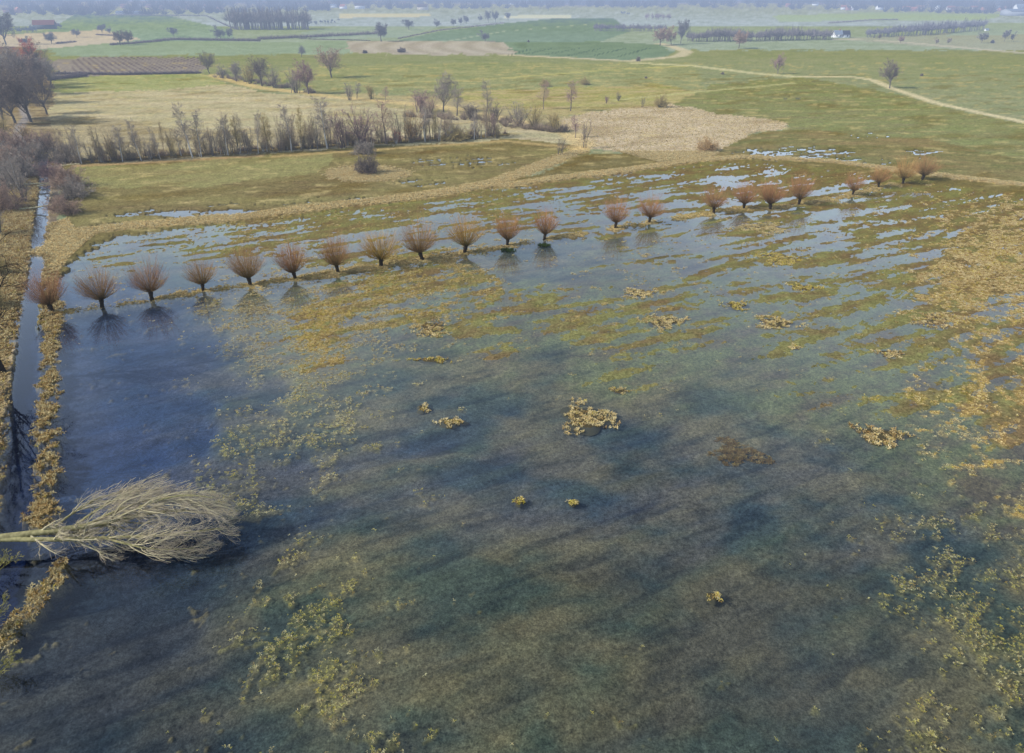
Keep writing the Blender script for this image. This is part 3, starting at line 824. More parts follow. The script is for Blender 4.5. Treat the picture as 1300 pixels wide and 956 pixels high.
def build_willows():
    protos = [willow_proto(100 + i) for i in range(6)]
    tops = [337,333,326,325,305,300,294,285,275,270,266,262,249,243,234,229,223,218,217,208,198,195]
    words = ['first','second','third','fourth','fifth','sixth','seventh','eighth','ninth','tenth','eleventh']
    tint = [(1,.8,.95),(.95,.9,.95),(.95,.8,.85),(1,.95,.8),(.98,.9,.8),(1.05,.8,.75),(1,.85,.75),(1.3,1.3,.6),(.95,.9,.85),(1.3,1.25,.6),(1.1,.85,.72),
            (1.1,.8,.72),(1.05,.75,.8),(1.05,.78,.78),(.98,.78,.85),(1.02,.72,.8),(1.02,.75,.78),(1,.78,.8),(.98,.75,.75),(1,.85,.75),(1.15,1.1,.75),(.9,.8,.75)]
    for i, ((u, v), tp) in enumerate(zip(ROWLINE, tops)):
        x, y = g(u, v)
        d = depth_at(v)
        hgt = (v - tp) / F * d / .93
        s = hgt / 6.0
        rs.seed(500 + i)
        root = empty('pollard_willow', (x, y, .05), rs.rand() * 6.28, (s * rs.uniform(.88, 1.06), s * rs.uniform(.88, 1.06), s))
        tr, cr = protos[i % 6]
        a = link('trunk', tr, M_WBARK, root); b = link('crown', cr, M_WILLOW, root)
        b.color = (*[.35 + .65 * q for q in tint[i]], 1)
        if i < 11: lb = 'reddish pollard willow, %s along the flooded row counting from the ditch' % words[i]
        else: lb = 'reddish pollard willow, %s along the row counting from the track end' % words[21 - i]
        if i == 0: lb = 'pollard willow nearest the ditch, on a grassy bank, reflected in blue water'
        if i == 7: lb = 'pollard willow with the most orange and yellow crown in the row'
        if i == 20: lb = 'golden brown pollard willow beside the last one at the track end'
        if i == 21: lb = 'dark upright pollard willow, last of the row at the track end'
        if i == 10: lb = 'pollard willow with the larger bright green clump at its foot'
        if i == 11: lb = 'pollard willow with a dark green clump, bordering the gap in the row'
        tag(root, lb, 'willow', 'pollard willows in a row through the flooded meadow')
    # green plants at two feet
    for (u, v, r, lb) in [(646,318,.9,'bright green clump of plants at the foot of a willow in mid row'),(691,312,.8,'dark green clump of plants in water under the willow before the gap')]:
        x, y = g(u, v); n = 60
        rr = r * np.sqrt(rs.rand(n)); th = rs.rand(n) * 6.28
        c1 = np.array([[.07, .12, .02]]) * (.7 + .6 * rs.rand(n, 1))
        V, Q, C = tuft_geo(rr * np.cos(th) * 1.3, rr * np.sin(th), np.zeros(n), rs.uniform(.2, .35, n), rs.uniform(.2, .4, n), 8, c1 * .4, c1)
        o = link('marsh_plant', mesh('marsh_plant', V, [Q], {'col': C}), M_SEDGE); o.location = (x, y, 0)
        tag(o, lb, 'plant')

# ------------------------------------------------------------------ bare trees
def finish_tree(T, B, tw, tw_w, trunk_sides=8):
    """T list of (P,R) for trunk/limbs, B list for branches, tw list of (P,R) twigs"""
    G = Geo()
    for i, (P, R) in enumerate(T):
        V, Q = tubes(P, R, trunk_sides if i == 0 else 5); G.add(V, Q, .0 if i == 0 else .6)
    tr = G.mesh('tree_trunk', True)
    G = Geo()
    for P, R in B:
        V, Q = tubes(P, np.maximum(R, .012), 3); G.add(V, Q, .2)
    for P, R in tw:
        W = np.maximum(R * 2, tw_w)
        V, Q = ribbons(P, W); G.add(V, Q, np.tile(np.repeat(np.linspace(.5, 1, P.shape[1]), 2), len(P)))
    return tr, G.mesh('tree_crown')

def stem(h, r, k=8, lean=.0, jit=.03):
    P = path(np.zeros((1, 3)), np.array([[lean, lean * rs.randn() * .5, 1.]]), np.array([h * 1.0]), k, .02, jit)
    P[0, 0, 2] -= .3
    return P

def oak(seed, h=13.0, tw=.028):
    rs.seed(seed)
    P = stem(h * .30, 0, 7, rs.randn() * .06, .04); R = np.linspace(.30, .22, 7)[None] * h / 13
    L1, R1 = grow(P, R, 9, .5, 1.0, (10, 62), 1.3, .09, .09, .58, 8, Lref=h * .66)
    L2, R2 = grow(L1, R1, 9, .12, 1, (22, 58), .52, .07, .12, .5, 5)
    L3, R3 = grow(L2, R2, 7, .12, 1, (22, 62), .55, .05, .14, .55, 5)
    L4, R4 = grow(L3, R3, 6, .1, 1, (22, 62), .58, .03, .15, .6, 4)
    L5, R5 = grow(L4, R4, 3, .1, 1, (22, 62), .6, .02, .15, .6, 3)
    return finish_tree([(P, R), (L1, R1)], [(L2, R2)], [(L3, R3), (L4, R4), (L5, R5)], tw)

def birch(seed, h=11.0, tw=.026):
    rs.seed(seed)
    P = stem(h, 0, 9, rs.randn() * .08, .05); R = np.linspace(.14, .02, 9)[None] * h / 11
    L1, R1 = grow(P, R, 30, .25, 1, (22, 48), .26, .10, .07, .5, 5)
    L2, R2 = grow(L1, R1, 6, .2, 1, (18, 45), .55, .02, .10, .55, 4)
    L3, R3 = grow(L2, R2, 5, .15, 1, (18, 55), .65, -.03, .12, .6, 4)
    L4, R4 = grow(L3, R3, 2, .15, 1, (18, 55), .65, -.03, .12, .6, 3)
    L3 = np.concatenate([L3]); tw2 = (L4, R4)
    return finish_tree([(P, R)], [(L1, R1)], [(L2, R2), (L3, R3), tw2], tw)

def multistem(seed, h=6.0, n=12, spread=.5, tw=.026):
    rs.seed(seed)
    ph = rs.rand(n) * 6.28
    d = np.stack([spread * rs.rand(n) * np.cos(ph), spread * rs.rand(n) * np.sin(ph), np.ones(n)], 1)
    p0 = np.stack([.35 * rs.randn(n) * h / 6, .35 * rs.randn(n) * h / 6, np.full(n, -.2)], 1)
    P = path(p0, d, h * (.6 + .4 * rs.rand(n)), 7, .02, .06); R = np.linspace(.07, .02, 7)[None] * np.ones((n, 1)) * h / 6
    L1, R1 = grow(P, R, 8, .2, 1, (18, 50), .36, .05, .1, .6, 5)
    L2, R2 = grow(L1, R1, 5, .15, 1, (18, 50), .6, .02, .12, .6, 4)
    L3, R3 = grow(L2, R2, 3, .15, 1, (18, 50), .6, 0, .12, .6, 4)
    return finish_tree([(P, R)], [(L1, R1)], [(L2, R2), (L3, R3)], tw, 5)

def shrub(seed, h=4.0, tw=.03):
    rs.seed(seed)
    n = 34
    ph = rs.rand(n) * 6.28; ct = rs.rand(n) * .9 + .1; st = np.sqrt(1 - ct ** 2)
    d = np.stack([st * np.cos(ph), st * np.sin(ph), ct], 1)
    P = path(np.stack([.25 * rs.randn(n), .25 * rs.randn(n), np.full(n, -.1)], 1), d, h * (.7 + .35 * rs.rand(n)), 5, .05, .1)
    R = np.linspace(.045, .015, 5)[None] * np.ones((n, 1))
    L1, R1 = grow(P, R, 9, .15, 1, (20, 60), .45, .04, .12, .6, 4)
    L2, R2 = grow(L1, R1, 7, .15, 1, (20, 60), .6, .02, .14, .6, 4)
    L3, R3 = grow(L2, R2, 3, .15, 1, (20, 60), .6, .02, .14, .6, 3)
    return finish_tree([(P, R)], [(L1, R1)], [(L2, R2), (L3, R3)], tw, 4)

PROTO = {}
def protos(kind):
    if kind not in PROTO:
        f = {'oak': lambda i: oak(900 + i), 'faroak': lambda i: oak(940 + i, 13, .07), 'birch': lambda i: birch(1000 + i), 'multi': lambda i: multistem(1100 + i),
             'thin': lambda i: multistem(1150 + i, 8, 5, .22), 'shrub': lambda i: shrub(1200 + i), 'farshrub': lambda i: shrub(1250 + i, 4, .08), 'poplar': lambda i: birch(1300 + i, 18, .1)}[kind]
        PROTO[kind] = [f(i) for i in range(4)]
    return PROTO[kind]
PROTO_H = {'oak': 13, 'faroak': 13, 'birch': 11.5, 'multi': 6.3, 'thin': 8.3, 'shrub': 4.0, 'farshrub': 4.0, 'poplar': 18}
PROTO_W = {'oak': 13, 'faroak': 13, 'birch': 5.5, 'multi': 6.0, 'thin': 5.0, 'shrub': 8.0, 'farshrub': 8.0, 'poplar': 7}
_measured = {}
_pi = [0]

def ground_z(x, y):
    return float(survey(np.array([float(x)]), np.array([float(y)]))[0][0])

def place_tree(kind, u, v, hpx, wpx, label, tint=(1, 1, 1), cat='tree', name='bare_tree', group=None, bark=None, twig=None):
    """a bare tree whose foot stands at photo position (u, v), about hpx tall and wpx wide there"""
    ps = protos(kind); i = _pi[0] % len(ps); _pi[0] += 1
    tr, cr = ps[i]
    if cr.name not in _measured:
        co = np.empty(len(cr.vertices) * 3, np.float32); cr.vertices.foreach_get('co', co); co = co.reshape(-1, 3)
        _measured[cr.name] = (np.percentile(co[:, 2], 99.5), 2 * np.percentile(np.hypot(co[:, 0], co[:, 1]), 96))
    mh, mw = _measured[cr.name]
    x, y = g(u, v); d = depth_at(v)
    hm = hpx * d / F / max(.85, math.cos(math.atan2(H, y))); wm = wpx * d / F
    rs.seed(int(u * 13 + v * 7) % 100000)
    z = ground_z(x, y) if y > 1500 else 0.12
    root = empty(name, (x, y, z), rs.rand() * 6.28, (wm / mw, wm / mw, hm / mh))
    a = link('trunk', tr, M_BARK, root); b = link('crown', cr, M_TWIG, root)
    for o, mt in ((a, bark), (b, twig)):
        if mt is not None:
            o.material_slots[0].link = 'OBJECT'; o.material_slots[0].material = mt
    b.color = (*tint, 1); a.color = (*[.5 + .5 * t for t in tint], 1)
    tag(root, label, cat, group)
    return root

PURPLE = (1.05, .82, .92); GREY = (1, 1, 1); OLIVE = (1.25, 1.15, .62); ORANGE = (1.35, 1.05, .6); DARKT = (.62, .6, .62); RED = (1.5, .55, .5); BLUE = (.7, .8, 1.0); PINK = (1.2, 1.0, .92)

def build_trees():
    G1 = 'bare trees of the hedgerow behind the meadow'
    # hedgerow behind the meadow, left to right
    HR = [('birch',104,209,46,16,GREY,'leaning white stemmed birch at the ditch end of the long hedgerow'),
     ('thin',118,208,30,16,GREY,'thin grey saplings next to the leaning birch in the hedgerow'),
     ('thin',132,207,26,14,GREY,'low grey saplings second from the leaning birch in the hedgerow'),
     ('thin',146,206,28,16,OLIVE,'olive grey saplings left of the first tall pair in the hedgerow'),
     ('birch',156,206,44,18,GREY,'slender tall birch, left one of the first tall pair in the hedgerow'),
     ('birch',180,205,52,18,GREY,'tall birch leaning left, right one of the first tall pair in hedgerow'),
     ('thin',192,204,30,16,GREY,'short grey saplings right of the first tall pair in the hedgerow'),
     ('birch',204,203,40,14,GREY,'single thin birch between the two tall groups of the hedgerow'),
     ('thin',222,202,30,18,OLIVE,'olive tinted saplings left of the tallest birch in the hedgerow'),
     ('birch',245,201,66,26,GREY,'tallest pale birch with dense stem in the left half of the hedgerow'),
     ('birch',256,200,58,22,GREY,'second tall birch right against the tallest one in the hedgerow'),
     ('thin',272,199,34,16,GREY,'thin dark stemmed saplings right of the tallest birches in the hedgerow'),
     ('birch',290,198,46,16,GREY,'thin upright birch a little right of the tallest hedgerow birches'),
     ('birch',302,197,44,14,OLIVE,'olive grey birch right of the thin upright hedgerow birch'),
     ('thin',316,196,34,18,GREY,'grey saplings in the middle of the long hedgerow'),
     ('birch',328,196,52,20,GREY,'tall loose birch in the middle of the long hedgerow'),
     ('birch',343,195,48,18,OLIVE,'yellowish grey birch in mid hedgerow beside the tall loose birch'),
     ('thin',356,194,34,14,GREY,'sparse low saplings right of mid hedgerow'),
     ('birch',370,193,58,24,GREY,'forked tall grey tree, left one of the pair right of mid hedgerow'),
     ('birch',384,193,56,24,OLIVE,'forked olive grey tree, right one of the pair right of mid hedgerow'),
     ('birch',416,190,62,28,GREY,'tall grey alder with rounded top before the purple trees in the hedgerow'),
     ('thin',402,191,34,16,GREY,'grey saplings just left of the rounded grey alder in the hedgerow'),
     ('multi',436,189,46,34,PURPLE,'left one of two purple crowned trees in the right half of hedgerow'),
     ('multi',460,187,50,40,PURPLE,'right and darker one of two purple crowned trees in the hedgerow'),
     ('birch',490,184,52,28,PINK,'brownish round topped tree right of the purple trees in the hedgerow'),
     ('multi',522,182,42,30,ORANGE,'orange olive fan shaped willow in the right part of hedgerow'),
     ('birch',540,181,46,22,GREY,'white stemmed birch right of the orange fan shaped willow'),
     ('thin',553,180,40,14,OLIVE,'thin olive birch between white birch and the low hedge shrubs'),
     ('birch',602,178,34,12,GREY,'thin white birch at the right end of the long hedgerow'),
     ('birch',627,176,30,12,PURPLE,'last small purple birch at the right end of the long hedgerow'),
     ('shrub',578,179,16,40,OLIVE,'round yellow green shrub near the right end of the long hedgerow'),
     ('multi',505,182,18,22,RED,'reddish low shrub between the round topped tree and the orange willow'),
    ]
    for k, u, v, hp, wp, tn, lb in HR:
        place_tree(k, u, v, hp, wp, lb, tn, group=G1, bark=M_BIRCH if k == 'birch' and tn == GREY else None)
    for i in range(125):
        us = rs.uniform(84, 634); vb = np.interp(us, [70, 100, 330, 500, 640], [210, 209.5, 195, 183.5, 175.5]) - rs.rand() * 3
        if us < 270:
            lb, gp = 'thin bare sapling among the many in the left half of the long hedgerow', 'thin saplings in the left half of the hedgerow'
        else:
            lb, gp = 'thin bare sapling among the many in the right half of the long hedgerow', 'thin saplings in the right half of the hedgerow'
        tn = rs.uniform(.85, 1.1) * np.array([1.12, rs.uniform(.98, 1.1), rs.uniform(.74, .95)])
        kd = rs.choice(['thin', 'birch', 'multi'], p=[.45, .3, .25]); hh = rs.uniform(9, 24) if kd == 'multi' else rs.uniform(14, 50)
        place_tree(str(kd), us, vb, hh, rs.uniform(12, 24) if kd == 'multi' else rs.uniform(9, 18), lb, tuple(tn), group=gp, name='bare_sapling', bark=M_BIRCH if rs.rand() < .3 else None)
    # undergrowth along the hedgerow: one mass
    xs, ys, hs = [], [], []
    for i in range(150):
        t = rs.rand() if i < 120 else rs.uniform(.62, 1)
        us = 70 + t * 575; vb = np.interp(us, [70, 100, 330, 500, 640], [207, 206.5, 191.5, 180.5, 172.5])
        x, y = g(us, vb - rs.rand() * 3)
        xs.append(x); ys.append(y); hs.append(rs.uniform(.9, 2.4))
    thicket('bramble_undergrowth', xs, ys, hs, 70, M_TWIG, 'dark low bramble undergrowth along the foot of the hedgerow', (.9, .8, .7))
    for (a0, b0, a1, b1, m, lb) in [(515,150,650,158,60,'low grey brown undergrowth beneath the copse beyond the hedgerow'),(640,163,720,171,40,'low olive brown undergrowth of the clump by the reed field'),(268,98,400,121,60,'low grey undergrowth along the upper hedge')]:
        xs, ys, hs = [], [], []
        for i in range(m):
            t = rs.rand(); x, y = g(a0 + (a1 - a0) * t, b0 + (b1 - b0) * t - rs.rand() * 5); xs.append(x); ys.append(y); hs.append(rs.uniform(1.2, 3.4))
        thicket('scrub_undergrowth', xs, ys, hs, 70, M_TWIG, lb, (.95, .88, .8))
    # copses in the middle distance
    G2 = 'bare trees of the copse beyond the hedgerow'
    MD = [('oak',563,143,47,38,GREY,'big grey birch, tallest tree of the copse beyond the hedgerow'),
     ('multi',533,143,27,40,PURPLE,'low purple brown thicket tree left of the big grey birch'),
     ('multi',546,146,24,30,PINK,'brown bushy tree under the left side of the big grey birch'),
     ('birch',580,148,34,22,GREY,'slim grey birch against the right side of the big grey birch'),
     ('birch',617,152,47,20,GREY,'tall narrow birch standing over the shrubs right of the big grey birch'),
     ('multi',600,152,20,36,DARKT,'dark low shrub left of the tall narrow birch'),
     ('multi',630,154,22,26,DARKT,'dark rounded shrub right of the tall narrow birch'),
     ('multi',660,160,28,34,GREY,'grey bushy tree, left part of the olive clump by the reed field'),
     ('multi',680,164,34,34,OLIVE,'olive brown bushy tree in the middle of the clump by the reed field'),
     ('multi',705,168,26,36,OLIVE,'wide olive shrub, right part of the clump by the reed field'),
     ('birch',690,140,34,26,PINK,'pinkish feathery birch behind the olive clump by the reed field'),
     ('birch',724,142,36,18,PURPLE,'tall narrow purple grey birch above the reed field'),
     ('birch',731,176,28,14,PURPLE,'small purple birch at the left corner of the reed field'),
     ('thin',742,189,36,18,DARKT,'leaning dark bare tree with few limbs at the reed field corner'),
     ('thin',712,198,22,18,DARKT,'small dark bare tree on the dyke left of the leaning one'),
     ('multi',444,128,22,16,GREY,'small grey tree at the left of the sparse line before the copse'),
     ('birch',453,126,20,14,GREY,'slim grey tree second in the sparse line before the copse'),
     ('multi',472,127,20,18,OLIVE,'olive grey bush in the sparse line before the copse'),
     ('birch',490,130,18,18,PINK,'faint pinkish birch right end of the sparse line before the copse'),
     ('shrub',838,137,18,20,OLIVE,'round olive bush at the top edge of the reed field'),
     ('thin',815,137,14,10,DARKT,'dead leaning little tree left of the round olive bush'),
     ('shrub',897,192,16,30,ORANGE,'straw coloured low willow bush at the lower right of the reed field'),
     ('shrub',692,110,9,16,OLIVE,'left one of two small olive bushes in the middle meadow'),
     ('shrub',742,108,10,16,OLIVE,'right one of two small olive bushes in the middle meadow'),
     ('multi',785,129,12,10,DARKT,'tiny bare bush on the meadow beyond the reed field'),
     ('multi',770,132,10,8,PURPLE,'very small purple bush left of the tiny bare meadow bush'),
     ('shrub',810,78,6,7,DARKT,'tiny dark bush at the corner of the tramlined field'),
     ('shrub',917,95,4,5,DARKT,'very small dark bush alone on the wide meadow'),
     ('shrub',820,100,3,4,DARKT,'smallest dark bush on the middle meadow left of the path'),
     ('shrub',466,221,26,34,DARKT,'dark grey round bush standing in an oval of pale reeds'),
     ('shrub',462,196,16,30,GREY,'grey bush just behind the oval of pale reeds'),
    ]
    for k, u, v, hp, wp, tn, lb in MD:
        place_tree(k, u, v, hp, wp, lb, tn, group=G2 if k in ('birch', 'oak') or (k == 'multi' and 500 < u < 720) else None, cat='bush' if 'bush ' in lb + ' ' or 'shrub' in lb else 'tree',
                   name='bare_bush' if 'bush ' in lb + ' ' or 'shrub' in lb else 'bare_tree')
    # hedge of trees up the field, left of the middle
    G3 = 'bare trees of the upper hedge by the ploughed strip'
    UP = [('oak',266,94,26,22,DARKT,'first dark tree of the upper hedge beside the ploughed strip'),
     ('multi',283,100,18,22,GREY,'low grey tree right of the first dark tree of the upper hedge'),
     ('oak',300,104,24,26,GREY,'grey round tree third along the upper hedge'),
     ('multi',318,107,26,24,OLIVE,'olive grey bushy tree fourth along the upper hedge'),
     ('oak',333,110,36,32,DARKT,'tall dark grey tree in the middle of the upper hedge'),
     ('multi',350,112,28,28,GREY,'grey bushy tree left of the big purple tree in upper hedge'),
     ('oak',392,120,40,42,PURPLE,'big purple grey tree at the lower end of the upper hedge'),
     ('multi',376,119,30,26,GREY,'grey tree against the left side of the big purple tree'),
     ('oak',421,99,37,36,PINK,'large solitary round crowned tree in the meadow right of the upper hedge'),
     ('oak',383,73,14,14,BLUE,'small solitary round tree at the edge of the far green field'),
     ('oak',1129,113,34,32,DARKT,'round dark bushy tree beside the bend of the sandy path'),
     ('oak',987,94,25,20,PURPLE,'purple grey round bush on the grass strip left of the path bend'),
     ('farshrub',1170,97,3,4,DARKT,'tiny bush by the start of the sandy path'),
    ]
    for k, u, v, hp, wp, tn, lb in UP:
        place_tree(k, u, v, hp, wp, lb, tn, group=G3 if u < 400 and v > 90 else None)
    # big trees at the left edge
    G4 = 'large bare trees along the track at the left edge'
    LE = [('oak',40,156,66,76,DARKT,'broad dark bare tree in front of the clump at the left edge'),
     ('oak',4,152,66,66,DARKT,'broad dark bare tree cut by the left edge of the picture'),
     ('oak',50,108,50,50,DARKT,'dark bare tree at the right of the clump behind the broad one'),
     ('oak',24,112,52,50,GREY,'grey bare tree in the middle of the clump at the left edge'),
     ('oak',60,146,52,44,DARKT,'dark bare tree with low crown at the right front of the left clump'),
     ('oak',-14,132,64,60,DARKT,'dark bare tree mostly cut off by the left edge'),
     ('oak',36,132,60,56,DARKT,'dark bare tree behind the broad front one at the left edge'),
     ('oak',66,112,38,34,GREY,'grey bare tree at the right back of the left clump'),
     ('oak',20,158,60,60,DARKT,'dark bare tree between the two broad ones at the left edge'),
     ('oak',58,120,44,40,DARKT,'smaller dark bare tree at the right rim of the left clump'),
     ('oak',6,118,56,50,GREY,'grey bare tree behind the broad one cut by the left edge'),
     ('shrub',26,226,34,60,GREY,'wide grey thicket bush against the left bank of the ditch'),
     ('shrub',20,196,30,56,PINK,'pinkish thicket bush above the grey willow on the left bank'),
     ('shrub',42,206,26,44,GREY,'grey bush close to the ditch under the track bend'),
     ('shrub',8,268,34,50,PINK,'pale pinkish thicket bush between the pools and the grey willow'),
     ('shrub',-14,205,40,70,GREY,'tall grey thicket bush cut by the left edge below the trees'),
     ('oak',44,98,46,34,RED,'tree with dark red crown top at the back of left clump'),
     ('birch',46,120,48,24,PINK,'pinkish pale birch in front of the red crowned tree'),
     ('oak',62,103,30,24,PURPLE,'small purple tree at the right foot of the left clump'),
     ('faroak',8,57,36,30,BLUE,'tall bluish tree far behind at the left edge'),
     ('multi',32,178,22,40,ORANGE,'orange brown bush beside the track below the broad dark tree'),
     ('multi',6,180,34,30,OLIVE,'olive brown bush at the left edge beside the track'),
     ('shrub',12,215,32,60,PINK,'pinkish grey thicket bush left of the ditch near the track'),
     ('shrub',-4,240,36,60,GREY,'grey thicket bush at the left edge above the small pools'),
     ('multi',32,258,54,44,GREY,'grey multi stemmed willow with olive foot beside the ditch'),
     ('birch',28,250,62,16,GREY,'leaning white birch rising out of the grey willow by the ditch'),
     ('shrub',88,238,26,50,PINK,'upper one of three rounded grey bushes right of the ditch'),
     ('shrub',92,252,24,54,GREY,'middle one of three rounded grey bushes right of the ditch'),
     ('shrub',82,272,22,48,PINK,'lower one of three rounded grey bushes right of the ditch'),
     ('shrub',66,226,20,34,PURPLE,'purple grey bush hanging over the far end of the ditch'),
     ('shrub',86,206,24,40,GREY,'grey brown bush where the hedgerow meets the ditch'),
     ('thin',70,204,34,26,DARKT,'dark leaning stems at the ditch end of the hedgerow'),
     ('shrub',58,190,22,30,PINK,'pale pink brown shrub by the track above the ditch'),
     ('shrub',2,350,26,22,OLIVE,'upper olive shoots bush at the left edge beside the pools'),
     ('shrub',-10,392,30,40,OLIVE,'lower olive shoots bush at the left edge beside the pools'),
     ('multi',0,300,40,30,GREY,'grey bush between the two small pools at the left edge'),
    ]
    for k, u, v, hp, wp, tn, lb in LE:
        bush = 'bush' in lb or 'shrub' in lb or 'thicket' in lb
        place_tree(k, u, v, hp, wp, lb, tn, group=G4 if k == 'oak' else None, bark=M_BIRCH if 'white birch' in lb else None,
                   cat='bush' if bush else 'tree', name='bare_bush' if bush else 'bare_tree')
    # far single trees
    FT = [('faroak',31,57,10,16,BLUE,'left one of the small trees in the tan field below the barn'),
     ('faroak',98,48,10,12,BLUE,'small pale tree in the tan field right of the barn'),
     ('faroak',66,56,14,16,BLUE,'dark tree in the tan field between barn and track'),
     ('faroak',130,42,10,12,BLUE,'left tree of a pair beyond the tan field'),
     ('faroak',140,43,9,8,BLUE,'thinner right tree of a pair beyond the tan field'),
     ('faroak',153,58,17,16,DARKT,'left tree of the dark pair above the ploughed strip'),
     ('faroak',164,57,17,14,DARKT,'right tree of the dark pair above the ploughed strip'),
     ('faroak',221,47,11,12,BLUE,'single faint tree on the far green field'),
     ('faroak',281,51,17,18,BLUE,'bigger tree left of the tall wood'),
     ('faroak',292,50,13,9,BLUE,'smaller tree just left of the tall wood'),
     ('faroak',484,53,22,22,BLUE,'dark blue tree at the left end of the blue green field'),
     ('faroak',519,38,12,14,BLUE,'first tree of the lane row in front of the blue green field'),
     ('faroak',554,35,10,12,BLUE,'second tree of the lane row in front of the blue green field'),
     ('faroak',576,34,9,9,BLUE,'third and small tree of the lane row by blue green field'),
     ('faroak',585,32,9,8,BLUE,'fourth tree of the lane row by the blue green field'),
     ('faroak',592,31,10,8,BLUE,'fifth tree of the lane row by the blue green field'),
     ('faroak',609,27,8,8,BLUE,'small tree of the lane row left of the dense pair'),
     ('faroak',620,29,14,10,BLUE,'left tree of the dense pair on the lane row'),
     ('faroak',629,28,13,9,BLUE,'right tree of the dense pair on the lane row'),
     ('faroak',645,26,9,8,BLUE,'tree at the right end of the lane row'),
     ('faroak',616,53,13,16,BLUE,'faint solitary tree inside the blue green field'),
     ('faroak',696,15,9,9,BLUE,'solitary tree on the far rise in the middle'),
     ('faroak',938,62,21,22,PINK,'round reddish tree in front of the treeline right of middle'),
     ('faroak',838,58,20,20,PINK,'left reddish round tree at the head of the treeline'),
     ('faroak',852,57,22,20,PINK,'right reddish round tree at the head of the treeline'),
     ('faroak',864,56,28,18,BLUE,'tall blue grey tree beside the reddish round trees'),
     ('faroak',1143,55,8,8,PURPLE,'small purple tree beside the lane left of the leaning pair'),
     ('faroak',1116,51,7,5,DARKT,'small dark tree at the start of the lane by the farm'),
     ('faroak',1188,57,9,7,GREY,'left one of the two leaning small trees along the lane'),
     ('faroak',1203,57,8,6,GREY,'right one of the two leaning small trees along the lane'),
     ('faroak',1246,55,13,12,BLUE,'dark blue round tree at the far right beyond the lane'),
     ('faroak',1275,53,14,9,BLUE,'left tree of the far right pair beyond the lane'),
     ('faroak',1284,53,12,7,BLUE,'right tree of the far right pair beyond the lane'),
     ('farshrub',1260,55,4,5,BLUE,'tiny bush between the round tree and the far right pair'),
     ('farshrub',1076,48,6,7,DARKT,'dark bush beside the white farm cottages'),
     ('farshrub',463,68,4,7,DARKT,'small dark bush at the left end of the stubble field'),
     ('farshrub',510,67,6,12,DARKT,'larger dark bush at the near edge of the stubble field'),
     ('farshrub',671,54,3,3,DARKT,'tiny dark bush at the right tip of the stubble field'),
    ]
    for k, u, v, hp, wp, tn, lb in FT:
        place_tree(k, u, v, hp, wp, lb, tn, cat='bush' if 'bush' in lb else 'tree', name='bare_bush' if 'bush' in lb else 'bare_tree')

def thicket(name, xs, ys, hs, n, mat, label, color=(1, 1, 1), kind='stuff', zs=None, w=.07, cat=None, aspect=1.3, trunks=False, group=None):
    """many twiggy bushes/trees of a far mass merged in one mesh"""
    xs, ys, hs = map(np.asarray, (xs, ys, hs)); m = len(xs)
    zs = np.zeros(m) if zs is None else np.asarray(zs)
    par = np.repeat(np.arange(m), n)
    ph = rs.rand(m * n) * 6.28; ct = rs.rand(m * n); st = np.sqrt(1 - ct ** 2)
    h = hs[par]
    d = np.stack([st * np.cos(ph), st * np.sin(ph), ct + .3], 1)
    base = np.stack([xs[par], ys[par], zs[par]], 1)
    lift = (.32 if trunks else .05)
    p0 = base + np.stack([d[:, 0] * h * .12, d[:, 1] * h * .12, h * (lift + .35 * rs.rand(m * n) * ct)], 1)
    L = h * (.32 if trunks else .62) * (.6 + .5 * rs.rand(m * n)) * aspect / 1.3
    P = path(p0, d, L, 3, .1, .12)
    W = np.maximum(w, .012 * h)[:, None] * np.array([1., .8, .4])[None] * (.7 + .6 * rs.rand(m * n))[:, None]
    G = Geo(); V, Q = ribbons(P, W); G.add(V, Q, np.tile(np.repeat([.2, .6, 1], 2), m * n))
    if trunks:
        T = np.stack([np.stack([xs, ys, zs - .5], 1), np.stack([xs, ys, zs + hs * .5], 1), np.stack([xs, ys, zs + hs * .85], 1)], 1)
        V, Q = tubes(T, hs[:, None] * np.array([.018, .014, .005])[None], 4); G.add(V, Q, 0)
    o = link(name, G.mesh(name), mat); o.color = (*color, 1)
    if kind: o['kind'] = kind
    if kind == 'stuff':
        o['label'] = label; o['category'] = cat or 'undergrowth'
    else:
        tag(o, label, cat or 'hedge', group)
    return o

